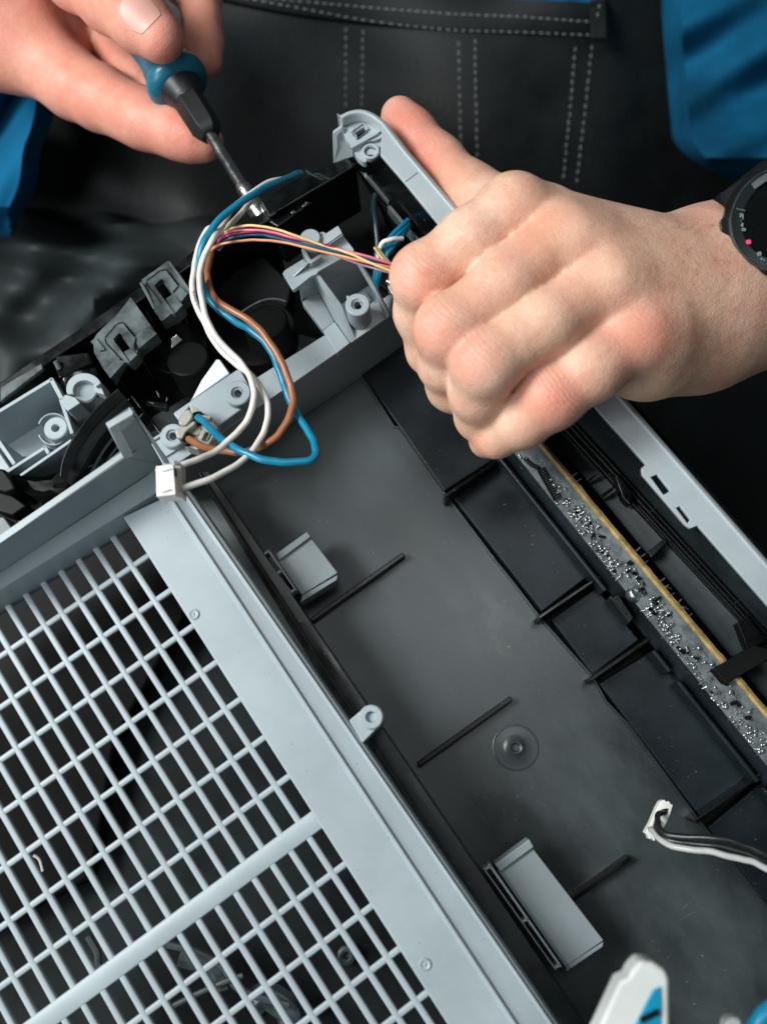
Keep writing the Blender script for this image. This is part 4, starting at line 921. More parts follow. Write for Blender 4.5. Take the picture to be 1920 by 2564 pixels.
# ---- apron, shirt
def cloth(name, m, grid_fn, nu, nv, th=2.0, parent=person):
    rows = [[grid_fn(i / nu, j / nv) for i in range(nu + 1)] for j in range(nv + 1)]
    mb = MB(); sheet(mb, rows, th, -BK); return mb.build(name, m, parent, bevel=0)
def n2(u, v_, s=0): return math.sin(u * 7.1 + s + 1.7 * math.sin(v_ * 3.3 + s)) * .6 + math.sin(v_ * 9.2 - u * 4.1 + s * 2) * .4
def apron_depth(x, y):
    d = 530 + y * .075 + 6 * n2(x / 900, y / 700) + 2.0 * n2(x / 380, y / 420, 2)
    d += max(0, (x - 1500) / 200) ** 2 * 14 + max(0, (250 - x) / 300) ** 2 * 10
    if y > 480: d += min(1, (y - 480) / 400) * 6 * n2(x / 300, y / 230, 5)
    return d
def apron_pt(u, v_):
    y = -420 + v_ * 2700; xr = 1668 + 60 * max(0, min(1, y / 420)) ** 1.5 + max(0, y - 300) * 3.5
    xl = 130 - max(0, min(1, (y - 250) / 350)) * 100 - max(0, y - 600) * .8
    x = xl + (xr - xl) * u
    return SD('S', x, y, apron_depth(x, y))
o = cloth('apron', LEATH, apron_pt, 110, 140, 2.5)
apron = o
def band_depth(x, y): return apron_depth(x, y) - 3.5
# the folded upper hem of the apron pocket
def hem_pt(u, v_):
    x = 480 + (1512 - 480) * u; top = -40 + (x - 480) * .045; bot = -25 + 115 * (1 - math.exp(-(x - 480) / 380.)) ; bot = min(bot, 95)
    y = top + (bot - top) * v_; return SD('S', x, y, apron_depth(x, y) - 3.5 - 1.2 * math.sin(v_ * math.pi))
mbh = cloth('pocket_hem', LEATH, hem_pt, 60, 8, 3.0, apron)
mb = MB()                                   # right side return of the hem
rows = [[SD('S', 1475 + 38 * a + 6 * b, -60 + 155 * b, apron_depth(1500, 40) - 7.5) for a in (0, .5, 1)] for b in np.linspace(0, 1, 8)]
sheet(mb, rows, 3, -BK); mb.build('pocket_hem', LEATH, apron, bevel=.4)
def shirt_top(u, v_):
    x = 700 + 790 * u; y = -60 + (66 + 6 * math.sin(u * 9) + 10 * u * (1 - u)) * v_; return SD('S', x, y, apron_depth(x, y) - 1.6 + 1.5 * n2(x / 90, y / 60))
cloth('shirt_front', SHIRT, shirt_top, 50, 6, 1.2)
def stitches(line, lift, gap=19, l=11, r=.3):
    pts = [np.array(px(*t)) for t in line]; mb = MB()
    for a, b in zip(pts[:-1], pts[1:]):
        L_ = np.linalg.norm(b - a); n = int(L_ / gap)
        for k in range(n):
            s = a + (b - a) * (k + .1) / n; e = s + (b - a) / L_ * l * random.uniform(.85, 1.1); j = random.uniform(-.8, .8)
            p = [SD('S', q[0] + j, q[1], apron_depth(q[0], q[1]) - lift - dz) for q, dz in ((s, -.3), (s * .6 + e * .4, .25), (e, -.3))]; tube(mb, p, [r * .6, r, r * .6], 6)
    return mb
rowsS = [([('A1', 325, 175), ('A1', 328, 400), ('A1', 335, 640)], .4), ([('A1', 395, 165), ('A1', 398, 400), ('A1', 405, 690)], .4), ([('A1', 828, 200), ('A1', 805, 480), ('A1', 775, 780)], .4), ([('A1', 900, 190), ('A1', 870, 480), ('A1', 832, 800)], .4),
 ([('A0', 1495, 115), ('A0', 1492, 470)], .4), ([('A0', 1568, 125), ('A0', 1562, 470)], .4),
 ([('A1', -650, -25), ('A1', -300, 8), ('A1', 0, 35), ('A1', 300, 58), ('A1', 600, 70), ('A1', 900, 92)], 5.2), ([('A1', -600, -10), ('A1', -350, 35), ('A1', -100, 82), ('A1', 60, 105), ('A1', 300, 128), ('A1', 600, 137), ('A1', 905, 150)], 5.2), ([('A1', 915, 150), ('A1', 932, 0), ('A1', 940, -60)], 9.0)]
for ln, lf in rowsS: stitches(ln, lf).build('stitching', THREAD, apron, bevel=0, kind='stuff')
FAINT = mat('worn_thread', (.10, .105, .10), .8)
for ln in ([('A0', 620, 640), ('A0', 595, 1010)], [('A0', 685, 640), ('A0', 660, 1010)]): stitches(ln, .3).build('stitching', FAINT, apron, bevel=0, kind='stuff')
# blue sleeve on the right, folds run diagonally
def sleeve_r(u, v_):
    y = -200 + v_ * 660; x0 = 1655 + max(0, y) * .085 + max(0, y - 330) ** 2 * .010; x = x0 + u * (2200 - x0)
    f = 17 * abs(math.sin((x * .5 + y) / 118 + 1.2 * math.sin(x / 190))) ** 1.6 + 6 * math.sin((x * .8 + y * 1.3) / 38 + 1)
    edge = min(1, u / .08, (1 - v_) / .10); return SD('S', x, y, 522 - f - 16 * math.sqrt(max(0, edge)) + 30 * (1 - edge))
cloth('sleeve', SHIRT, sleeve_r, 70, 70, 1.5)
def sleeve_l(u, v_):
    y = 130 + v_ * 460; xr = 128 - max(0, y - 330) * .28 - max(0, y - 250) * .05 + 8 * math.sin(y / 33); x = -420 + (xr + 420) * u
    f = 14 * abs(math.sin((y - x * .3) / 92 + 1.5 * math.sin(x / 60))) ** 1.5 + 6 * math.sin((x + y * .4) / 33)
    edge = min(1, (1 - u) / .08, (1 - v_) / .15); return SD('S', x, y, 505 - f - 12 * math.sqrt(max(0, edge)) + 26 * (1 - edge))
cloth('sleeve', SHIRT, sleeve_l, 60, 50, 1.5)
# rolled cuffs where the forearms enter the sleeves, outside the picture
for pa, pb, r_ in ((S('A3', 1900, 660, 7), S('A3', 2700, 380, -20), 36), (L_arm[0][0] * .25 + L_arm[1][0] * .75, L_arm[1][0] * 1.9 - L_arm[0][0] * .9, 49)):
    mb = MB(); n_ = 14; tube(mb, [pa + (pb - pa) * k / n_ for k in range(n_ + 1)], [r_ * (1 + .03 * math.sin(k * 2.1)) for k in range(n_ + 1)], 36); mb.build('cuff', SHIRT, person, bevel=1.0)
# rumpled dark trousers / cloth in the lower left background
DARKC = mat('dark_cloth', (.045, .056, .058), .55, var=.5, vscale=8, spec=.25)
def trou(u, v_):
    x = -700 + u * 1500; y = 520 + v_ * 800
    ridge_ = 26 * math.exp(-((y - 640 - (x - 200) * .12) / 42) ** 2) + 20 * math.exp(-((x - 235) ** 2 + (y - 745) ** 2) / 900) + 18 * math.exp(-(((x - 60) * .7 + (y - 900)) / 90) ** 2)
    return SD('S', x, y, 560 + (u * 1.0) ** 2 * 18 - ridge_ - 13 * n2(x / 270, y / 210, 1) + 40 * max(0, (560 - y) / 100))
cloth('trousers', DARKC, trou, 90, 60, 2)
# ================================================================== screwdriver
ax_a, ax_b = np.array(SD('A0', 583, 60, 378)), np.array(SD('A0', 1070, 840, 348))
ad = (ax_b - ax_a); AL = np.linalg.norm(ad); ad = ad / AL
def along(c, x, y):                      # distance along the axis of the point that shows at this pixel
    best = min(np.linspace(-.6, 1.4, 800), key=lambda t: (lambda q: (q[0] - px(c, x, y)[0]) ** 2 + (q[1] - px(c, x, y)[1]) ** 2)(proj(ax_a + ad * AL * t))); return best * AL
driver = thing('screwdriver', 'screwdriver with blue rubber handle, its tip behind the white and blue wires', 'screwdriver', SD('A0', 620, 250, 372))
h0_, h1_, h2_, h3_, h4_, h5_ = along('A0', 440, -170), along('A0', 630, 140), along('A0', 745, 320), along('A0', 795, 400), along('A0', 815, 440), along('A0', 910, 585)
def ring(h, r, n=36, flute=0.):
    u = np.cross(ad, ZU); u /= np.linalg.norm(u); w = np.cross(ad, u)
    return [ax_a + ad * h + (u * math.cos(a) + w * math.sin(a)) * (r + flute * math.cos(a * 6)) for a in np.linspace(0, 2 * math.pi, n, endpoint=False)]
mb = MB(); prof = [(h0_, 8, 0), (h0_ + 2, 10, .6), (h0_ + 12, 11.5, .8), (h1_ - 22, 12.5, .9), (h1_ - 8, 11.6, .7), (h1_ + 2, 10.2, .3), (h1_ * .4 + h2_ * .6, 9.6, 0), (h2_, 11.2, 0), (h2_ + 3, 12.4, 0), (h2_ + 6, 12.2, 0), (h2_ + 8, 10.6, 0), (h2_ + 9, 8.4, 0)]
hs = catmull([np.array(q) for q in prof], 4); loft(mb, [ring(q[0], q[1], 48, q[2]) for q in hs]); mb.build('handle', BLUEH, driver, bevel=0)
mb = MB(); loft(mb, [ring(h, r) for h, r in ((h2_ + 5, 9.6), (h2_ + 8.6, 8.8), (h3_ + 2, 6.6), (h3_ + 4, 6.0), (h4_ - 1, 6.2), (h4_, 5.6), (h4_ + .5, 5.6))]); mb.build('collar', RUBBER, driver, bevel=0)
mb = MB(); loft(mb, [ring(h, r, 6) for h, r in ((h4_ - .5, 5.8), (h4_, 6.3), (h5_ - 4, 6.1), (h5_ - 1.2, 5.0), (h5_, 3.6))]); mb.build('hex_bolster', RUBBER, driver, bevel=.5)
t1, t2, t3, t4 = along('A0', 1040, 800), along('A0', 1060, 825), along('A0', 1120, 920), along('A0', 1160, 965)
mb = MB(); loft(mb, [ring(h, r, 20) for h, r in ((h5_ - 1, 2.35), (t1 - 3, 2.3), (t1, 2.3))]); mb.build('shaft', STEEL, driver, bevel=0)
mb = MB(); rr = random.Random(4)
loft(mb, [ring(h, r * rr.uniform(.9, 1.08), 16) for h, r in zip(np.linspace(t1, t4, 14), [2.5, 3.1, 3.3, 3.0, 3.0, 3.2, 3.3, 3.4, 3.6, 3.5, 3.2, 3.0, 2.4, 1.2])]); mb.build('tip', WSTEEL, driver, bevel=0)

# ================================================================== smart watch
dW = 268.
wc = np.array(SD('S', 1966, 545, dW)); mmpx = dW / F_PX
wn = BK + RT * .30 + UP * .26; tc_ = CAM - wc; wn = tc_ / np.linalg.norm(tc_) + RT * .10 + UP * .16; wn /= np.linalg.norm(wn)
watch = thing('wristwatch', 'round smart watch with dark bezel and black screen on the wrist at the right edge', 'watch', wc)
RO, RI = 131 * mmpx, 102 * mmpx
wu = np.cross(wn, ZU); wu /= np.linalg.norm(wu); ww = np.cross(wn, wu)
if ww @ UP < 0: ww = -ww; 
if wu @ RT < 0: wu = -wu
mb = MB(); lathe(mb, wc, wn, [(RO * .98, -12), (RO * 1.12, -9), (RO * 1.13, -5.5), (RO * 1.06, -2.8), (RO * 1.0, -2.0), (RO * .9, -2.0)], 72); mb.build('case', WATCHB, watch, bevel=0)
mb = MB(); lathe(mb, wc, wn, [(RO * .92, -2.6), (RO * 1.0, -2.2), (RO * 1.01, -.9), (RO * .985, -.2), (RO * .965, 0), (RO * .955, -.35)], 90, True); mb.build('bezel_rim', WATCHM, watch, bevel=0)
mb = MB(); lathe(mb, wc, wn, [(RO * .96, -1), (RO * .955, -.25), (RI * 1.0, -1.1), (RI * .995, -1.6), (RO * .9, -2.4)], 90, True); bz = mb.build('bezel_inlay', WATCHI, watch, bevel=0)
mb = MB(); lathe(mb, wc, wn, [(RI * 1.01, -2.2), (RI * 1.0, -1.55), (RI * .95, -1.4), (.01, -1.4)], 72); mb.build('screen', mat('watch_glass', (.002, .003, .003), .08), watch, bevel=0)
def wpt(x, y, c='C6', lift=0.):          # pixel -> plane of the dial
    r = ray(c, x, y); p0 = wc + wn * (-.65 + lift); t = ((p0 - CAM) @ wn) / (r @ wn); return CAM + r * t
mb = MB(); prism(mb, [wpt(*q, lift=.15) for q in [(930, 1215), (985, 1208), (1003, 1245), (990, 1275), (940, 1280), (925, 1250)]], 0, -wn * .3); mb.build('bezel_mark', PINK, watch, bevel=.1)
mb = MB()
def glyph(segs):
    for (x0, y0), (x1, y1) in segs:
        a, b = wpt(x0, y0, lift=.12), wpt(x1, y1, lift=.12); tube(mb, [a, (a + b) / 2, b], .17, 5)
# worn numerals and ticks round the bezel
glyph([((850, 850), (850, 905)), ((850, 850), (885, 865)), ((855, 880), (890, 895)), ((885, 865), (885, 930)), ((862, 1000), (885, 1010)), ((885, 985), (880, 1035)), ((862, 1005), (862, 1030)), ((870, 1060), (915, 1060)), ((870, 1060), (880, 1090)), ((880, 1090), (918, 1085)), ((915, 1060), (918, 1085)),
       ((1080, 1400), (1125, 1385)), ((1080, 1400), (1095, 1440)), ((1095, 1440), (1138, 1420)), ((1125, 1385), (1138, 1420)), ((1085, 1420), (1130, 1400)), ((1130, 1470), (1150, 1490)), ((1130, 1490), (1150, 1470)), ((1165, 1490), (1190, 1505)), ((850, 945), (860, 950))])
mb.build('bezel_print', PRINT, watch, bevel=0, kind='stuff')
mb = MB(); prism(mb, [wpt(*q, lift=.28) for q in [(985, 415), (1217, 235), (1500, 180), (1500, 330), (1217, 400), (1050, 515)]], 0, -wn * .35); mb.build('bezel_facet', WATCHM, watch, bevel=.15)
mb = MB(); prism(mb, [wpt(*q, lift=.2) for q in [(800, 770), (920, 800), (915, 825), (800, 795)]], 0, -wn * .3); mb.build('bezel_notch', WATCHM, watch, bevel=.1)
# button with ridged cap
bd = wpt(660, 1040); bo = bd - wc; bo -= wn * (bo @ wn); bo /= np.linalg.norm(bo); bt_ = np.cross(wn, bo)
mb = MB(); c0 = wc + bo * RO * 1.06 - wn * 5.5
prism(mb, [c0 + bt_ * a + bo * b for a, b in ((-3.6, -1), (-3.4, .6), (-2.4, 1.6), (2.4, 1.6), (3.4, .6), (3.6, -1))], 0, wn * 3.2); mb.build('side_button', WATCHB, watch, bevel=.4)
for k in range(6):
    mb = MB(); a = -2.1 + k * .85; p = c0 + bt_ * a + bo * 1.6; tube(mb, [p + wn * .4, p + wn * 1.6, p + wn * 2.8], .2, 6); mb.build('button_ridge', WATCHM, bpy.data.objects['side_button'], bevel=0)
STRAP = mat('strap_rubber', (.006, .007, .007), .75, spec=.15, bump=.3, bscale=900)
# strap: upper stub following the wrist
st = [wpt(1000, 560, lift=-6), wpt(820, 640, lift=-6), wpt(700, 690, lift=-8), wpt(610, 600, lift=-12), wpt(560, 560, lift=-16)]
mb = MB(); prism(mb, [wpt(560, 548, lift=-9), wpt(600, 545, lift=-9), wpt(900, 360, lift=-6), wpt(1300, 100, lift=-4), wpt(1500, 500, lift=-4), wpt(760, 900, lift=-5), wpt(660, 860, lift=-6), wpt(620, 720, lift=-7)], 0, -wn * 3); mb.build('strap', STRAP, watch, bevel=.8)
mb = MB(); prism(mb, [wpt(720, 1350, lift=-8), wpt(900, 1200, lift=-8), wpt(1500, 1500, lift=-8), wpt(1700, 2100, lift=-16), wpt(1217, 1830, lift=-10), wpt(950, 1660, lift=-9)], 0, -wn * 5); mb.build('strap', STRAP, watch, bevel=.8)

e_ = SD('S', 2080, 770, dW) - SD('S', 1850, 470, dW); e_ -= wn * (e_ @ wn); e_ /= np.linalg.norm(e_); wd = np.cross(e_, wn)
c0 = wc - wn * 27; secs = []
for a in np.linspace(math.radians(115), math.radians(425), 40):
    d = e_ * math.cos(a) * 19 + wn * math.sin(a) * 19; k_ = 1 + 1.6 / np.linalg.norm(d); secs.append([c0 + d - wd * 9, c0 + d + wd * 9, c0 + d * k_ + wd * 9, c0 + d * k_ - wd * 9])
mb = MB(); loft(mb, secs); mb.build('strap_band', STRAP, watch, bevel=.3)
# ================================================================== wires
def wire(name, label, mtl, pts, r, group=None):
    path = catmull([S(c, x, y, z) for c, x, y, z in pts], 8); base = path[0]
    wr_ = random.Random(label); ph = [wr_.uniform(0, 6.28) for _ in range(4)]
    path = [p + np.array([math.sin(i * .31 + ph[0]) + .6 * math.sin(i * .83 + ph[1]), math.sin(i * .37 + ph[2]) + .6 * math.sin(i * .71 + ph[3]), 0]) * .10 * r for i, p in enumerate(path)]
    mb = MB(); tube(mb, path, r, 12); o = mb.build(name, mtl, None, bevel=0); tag(o, label, 'wire', group); return o
def A(l, c='A2'): return [(c, *q) for q in l]
wire('wire', 'thick blue wire arching from the black frame block and looping widest to the right', W_BLUE,
 [('B0', 700, 88, 0), ('B0', 668, 100, 4), ('B0', 580, 135, 12), ('B0', 480, 180, 20), ('B0', 340, 255, 27), ('B0', 190, 365, 30), ('B0', 80, 480, 31), ('B0', 20, 590, 31), ('B0', 5, 700, 29)] + A([(862, 205, 25), (880, 280, 23), (925, 350, 23), (1000, 413, 23), (1080, 455, 22), (1145, 515, 22), (1190, 590, 22), (1220, 670, 22), (1245, 750, 21), (1290, 830, 22), (1335, 905, 24), (1362, 965, 26), (1357, 1008, 28), (1300, 1030, 29), (1200, 1027, 30), (1100, 1008, 30), (1010, 965, 28), (930, 905, 23), (880, 855, 18), (855, 835, 15)]), 1.18)
wire('wire', 'brown wire curving down beside the blue one into the milky connector', W_BROWN,
 A([(915, 100, 6), (905, 160, 12), (895, 225, 18), (915, 300, 22), (970, 355, 24), (1060, 408, 25), (1130, 465, 26), (1185, 545, 26), (1228, 625, 26), (1257, 705, 25), (1262, 790, 25), (1232, 870, 25), (1175, 935, 25), (1110, 972, 24), (1030, 987, 23), (950, 980, 21), (880, 962, 18), (815, 930, 14)]), 1.15)
wire('wire', 'inner of the two white wires, ending in the upper hole of the plug', W_WHITE,
 [('A0', 1290, 752, 0), ('A0', 1240, 768, 6), ('A0', 1150, 792, 14), ('A0', 1070, 845, 20), ('A0', 1000, 905, 23), ('A0', 950, 990, 27)] + A([(925, 60, 33), (885, 130, 33), (864, 215, 31), (868, 315, 29), (898, 420, 28), (955, 515, 27), (1030, 590, 27), (1075, 650, 27), (1096, 730, 27), (1086, 805, 27), (1052, 870, 27), (1000, 925, 28), (925, 985, 30), (850, 1020, 33), (765, 1048, 36)]), .98)
wire('wire', 'outer of the two white wires, ending in the lower hole of the plug', W_WHITE,
 [('A0', 1085, 865, 8), ('A0', 1040, 920, 18), ('A0', 960, 1000, 23)] + A([(900, 20, 26), (858, 110, 27), (838, 190, 28), (832, 270, 28), (845, 350, 27), (885, 430, 26), (935, 520, 24), (1010, 600, 24), (1085, 655, 24), (1130, 715, 24), (1156, 790, 24), (1150, 870, 25), (1118, 940, 27), (1050, 1020, 30), (975, 1070, 33), (880, 1112, 36), (780, 1145, 38)]), .98)
wp = bpy.data.objects['wire.003']; mb = MB()       # worn print on the outer white wire
for k in range(11):
    f = k / 10; c_ = S('A2', 836 + 40 * f * f, 292 + 90 * f, 29.05 - .3 * f); d_ = np.array([.34, -.30 * (k % 3 - 1) * .6, 0]); tube(mb, [c_ - d_, c_ + d_], .13, 4)
mb.build('wire_print', mat('grey_ink', (.06, .06, .06), .6), wp, bevel=0, kind='stuff')
def thin(label, m, l, name='thin_wire', r=.44):
    wire(name, label, m, [('B0', x, y, z) for x, y, z in l], r, 'thin coloured wires of the ribbon bundle')
thin('thin yellow wire arching on top of the coloured bundle', W_YEL, [(150, 590, 18), (165, 520, 22), (200, 483, 24), (290, 458, 25), (400, 455, 26), (520, 476, 26), (630, 512, 26), (740, 550, 25), (860, 592, 24), (960, 620, 24), (1060, 655, 24), (1200, 720, 24), (1380, 790, 22)])
thin('thin pink wire just under the yellow one', W_PINK, [(120, 600, 18), (140, 545, 21), (190, 505, 23), (280, 486, 24), (400, 484, 25), (520, 503, 25), (640, 535, 25), (760, 563, 24), (900, 600, 24), (1060, 640, 24), (1180, 672, 24), (1380, 735, 22)])
thin('thin crimson wire under the pink one', W_RED, [(110, 610, 18), (150, 545, 21), (240, 512, 23), (340, 497, 24), (440, 497, 24), (560, 520, 24), (680, 550, 24), (800, 573, 24), (930, 605, 24), (1070, 648, 23), (1180, 682, 23), (1380, 745, 21)], r=.5)
thin('thin dark blue wire in the middle of the bundle', W_NAVY, [(120, 615, 17), (165, 560, 20), (250, 530, 22), (360, 516, 23), (450, 518, 23), (560, 545, 23), (680, 575, 23), (800, 600, 23), (930, 630, 23), (1060, 660, 23), (1200, 692, 23), (1380, 732, 21)], r=.55)
thin('thin mauve wire weaving under the dark blue one', W_MAUVE, [(130, 620, 16), (200, 550, 19), (300, 522, 21), (420, 512, 22), (530, 528, 22), (650, 565, 22), (780, 600, 21), (900, 640, 21), (1000, 682, 21), (1120, 722, 21), (1240, 758, 21), (1380, 795, 20)])
thin('thin orange wire running lowest in the bundle', W_ORG, [(60, 640, 18), (110, 598, 21), (200, 570, 23), (300, 557, 24), (420, 553, 24), (540, 562, 24), (680, 592, 24), (820, 625, 24), (960, 660, 24), (1100, 693, 24), (1220, 722, 23), (1380, 755, 21)])
thin('thin dark blue wire doubling the one beside the orange wire', W_NAVY, [(130, 612, 17), (190, 558, 20), (330, 524, 21), (470, 526, 21), (600, 565, 21), (740, 600, 21), (900, 635, 21), (1060, 672, 21), (1200, 703, 21), (1380, 742, 20)])
wire('wire', 'short white wire curling behind the brass pin', W_WHITE, [('B0', 1235, 690, 4), ('B0', 1238, 620, 6), ('B0', 1270, 570, 8), ('B0', 1330, 547, 8), ('B0', 1400, 545, 6)], .85)
for k, (dx, lab) in enumerate(((0, 'blue wire nearest the black rail wall behind the hand'), (26, 'blue wire in the middle behind the brass pin'), (50, 'blue wire lowest behind the brass pin'))):
    wire('wire', lab, W_BLUE, [('B0', 1200 + dx * .4, 900, -4), ('B0', 1215 + dx * .5, 800, 0), ('B0', 1225 + dx, 700, 2), ('B0', 1270 + dx, 600 + dx * .3, 4), ('B0', 1350 + dx * .4, 500 + dx * 1.2, 2), ('B0', 1440, 420 + dx, -2)], 1.0)
wire('wire', 'dark blue cable hanging down the dark bay wall', wire_mat('night_wire', (.004, .014, .019)), [('B0', 1210, 240, -8), ('B0', 1205, 330, -8), ('B0', 1215, 440, -8), ('B0', 1230, 600, -10), ('B0', 1215, 760, -12)], 1.3)
mb = MB(); prism(mb, [S('B0', 1197, 600, 12), S('B0', 1228, 592, 12), S('B0', 1310, 690, 12), S('B0', 1330, 720, 12), S('B0', 1300, 725, 12), S('B0', 1262, 690, 12)], 1.5); o = mb.build('metal_pin', BRASS, None, bevel=.25); tag(o, 'flat brass coloured pin standing beside the coloured wires', 'pin')
mb = MB(); prism(mb, P('B0', [(1290, 820), (1330, 830), (1380, 940), (1340, 950), (1300, 880)], 10), 4); tube(mb, catmull([S('B0', x, y, 11) for x, y in ((1290, 830), (1320, 850), (1345, 900), (1350, 960))], 4), 1.0, 8); o = mb.build('metal_spring', STEEL, None, bevel=.5); tag(o, 'bent shiny spring clip just left of the hand', 'clip')

# ---- plugs
plug = thing('plug', 'small white two-pin plug at the end of the two white wires', 'connector', S('C3', 180, 800, 36))
mb = MB(); prism(mb, [S('C3', 95, 682, 42), S('C3', 248, 668, 42), S('C3', 268, 922, 42), S('C3', 102, 940, 42)], 6.5); mb.build('plug_body', WHITE, plug, bevel=.45)
mb = MB(); prism(mb, [S('C3', 236, 640, 41), S('C3', 262, 636, 41), S('C3', 308, 658, 39), S('C3', 312, 672, 39), S('C3', 250, 668, 41)], 5); prism(mb, [S('C3', 262, 905, 41), S('C3', 318, 905, 39), S('C3', 320, 946, 39), S('C3', 262, 935, 41)], 5); mb.build('plug_flange', WHITE, plug, bevel=.3)
mb = MB(); prism(mb, [S('C3', 258, 672, 39), S('C3', 308, 672, 39), S('C3', 318, 910, 39), S('C3', 270, 920, 39)], 5.5); mb.build('plug_back', NYLON, plug, bevel=.3)
mb = MB()
for y in (712, 885): prism(mb, [S('C3', 118, y + 4, 42.9), S('C3', 205, y - 14, 42.9), S('C3', 232, y - 8, 42.9), S('C3', 150, y + 16, 42.9)], 1.6)
mb.build('plug_key', WHITE, plug, bevel=.35)
mb = MB(); prism(mb, P('C3', [(246, 705), (262, 700), (264, 762), (250, 762)], 42.3), 1.5); mb.build('plug_slot', BLACKM, plug, bevel=.1)
sock = thing('socket', 'milky translucent nylon connector taking the blue and the brown wire', 'connector', S('C3', 450, 400, 10))
mb = MB(); prism(mb, P('C3', [(378, 182), (410, 185), (555, 275), (560, 315), (605, 368), (600, 400), (540, 505), (520, 515), (440, 550), (318, 502), (338, 430), (350, 380), (400, 300)], 11), 9); mb.build('socket_body', NYLON, sock, bevel=.5)
mb = MB(); prism(mb, P('C3', [(278, 315), (330, 235), (372, 205), (412, 258), (385, 305), (350, 350), (300, 350)], 15), 8); prism(mb, P('C3', [(250, 385), (300, 355), (380, 320), (430, 300), (430, 335), (350, 400), (320, 460), (270, 450)], 14), 8); mb.build('socket_latch', NYLON, sock, bevel=.8)
OLIVE = mat('olive_contact', (.30, .33, .22), .4, trans=.3)
mb = MB(); prism(mb, P('C3', [(392, 350), (430, 340), (480, 380), (455, 430), (398, 430), (380, 400)], 11.6), 2); prism(mb, P('C3', [(500, 400), (560, 410), (530, 470), (480, 470)], 11.6), 2); mb.build('socket_window', OLIVE, sock, bevel=.25)
mb = MB(); prism(mb, P('C3', [(470, 390), (500, 380), (512, 400), (480, 465), (455, 440)], 13), 3); prism(mb, P('C3', [(430, 255), (560, 268), (548, 300), (520, 300)], 13), 3); mb.build('socket_rib', NYLON, sock, bevel=.3)
mb = MB(); lathe(mb, S('C3', 452, 290, 12), ZU, [(2.2, -1), (2.2, .8), (1.5, .9), (1.4, -.5), (.01, -.5)], 18); lathe(mb, S('C3', 358, 460, 12), ZU, [(2.2, -1), (2.2, .8), (1.5, .9), (1.4, -.5), (.01, -.5)], 18); mb.build('socket_hole', BLACKM, sock, bevel=0)

# ---- torn white connector and its leads in the tray
tc3 = thing('torn_connector', 'small ragged white connector in the tray with black and white leads', 'connector', S('B4', 1190, 610, -14))
mb = MB(); prism(mb, P('B4', [(1198, 528), (1215, 522), (1222, 532), (1235, 528), (1240, 540), (1252, 545), (1238, 590), (1215, 640), (1180, 680), (1172, 705), (1160, 690), (1148, 695), (1145, 680), (1130, 665), (1155, 620), (1180, 560)], -13), 4); mb.build('connector_shell', WHITE, tc3, bevel=.35)
mb = MB(); prism(mb, P('B4', [(1202, 565), (1228, 560), (1222, 575), (1195, 590)], -12.3), 1.5); prism(mb, P('B4', [(1170, 615), (1185, 608), (1190, 640), (1172, 650)], -12.3), 1.5); mb.build('connector_gap', BLACKM, tc3, bevel=.15)
wire('wire', 'white lead of the ragged connector running off to the right edge', wire_mat('grey_white_wire', (.45, .45, .44)), A([(1150, 648, -14), (1165, 660, -9), (1210, 705, -3), (1300, 735, 1), (1420, 750, 4), (1530, 775, 6), (1600, 795, 7), (1680, 835, 8), (1800, 900, 8)], 'B4'), .95)
wire('wire', 'upper black lead of the ragged connector', W_BLACK, A([(1222, 572, -14), (1185, 592, -9), (1188, 640, -5), (1235, 676, -2), (1350, 685, 2), (1470, 695, 5), (1570, 725, 6), (1660, 770, 7), (1800, 850, 7)], 'B4'), .9)
wire('wire', 'lower black lead beside the white one', W_BLACK, A([(1185, 612, -14), (1180, 645, -8), (1225, 695, -3), (1330, 712, 0), (1450, 725, 3), (1560, 755, 5), (1660, 800, 6), (1800, 880, 6)], 'B4'), .9)
# ---- blurred white connector close to the lens, bottom
big = thing('near_connector', 'out-of-focus white connector with blue insert at the bottom edge', 'connector', S('B4', 1100, 1500, 60))
WHITE2 = mat('pale_plastic', (.62, .64, .62), .4, var=.05)
zz_ = 72
mb = MB(); o_ = P('B4', [(905, 1560), (1020, 1310), (1058, 1292), (1072, 1262), (1110, 1216), (1160, 1222), (1222, 1262), (1235, 1300), (1238, 1560)], zz_); prism(mb, o_, 8); nb_ = mb.build('connector_housing', WHITE2, big, bevel=1.0)
mb = MB(); prism(mb, P('B4', [(1055, 1560), (1100, 1470), (1165, 1345), (1200, 1330), (1205, 1420), (1195, 1560)], zz_ + .4), 2); mb.build('connector_insert', wire_mat('blue_insert', (.004, .25, .42)), big, bevel=.3)
mb = MB(); bar(mb, S('B4', 1110, 1480, zz_ + .9), S('B4', 1190, 1440, zz_ + .9), 1.2, 1); mb.build('insert_gap', BLACKM, big, bevel=.1)
wire('cable', 'blurred blue cable in the bottom right corner', W_BLUE, A([(1560, 1560, 50), (1620, 1490, 50), (1700, 1410, 50), (1800, 1300, 50)], 'B4'), 2.2)
mb = MB(); prism(mb, P('B4', [(1470, 1560), (1478, 1480), (1510, 1460), (1550, 1470), (1560, 1560)], 48), 5); o = mb.build('cable_end', WHITE2, None, bevel=1.2); tag(o, 'blurred white cable end at the bottom edge beside the blue cable', 'plug')

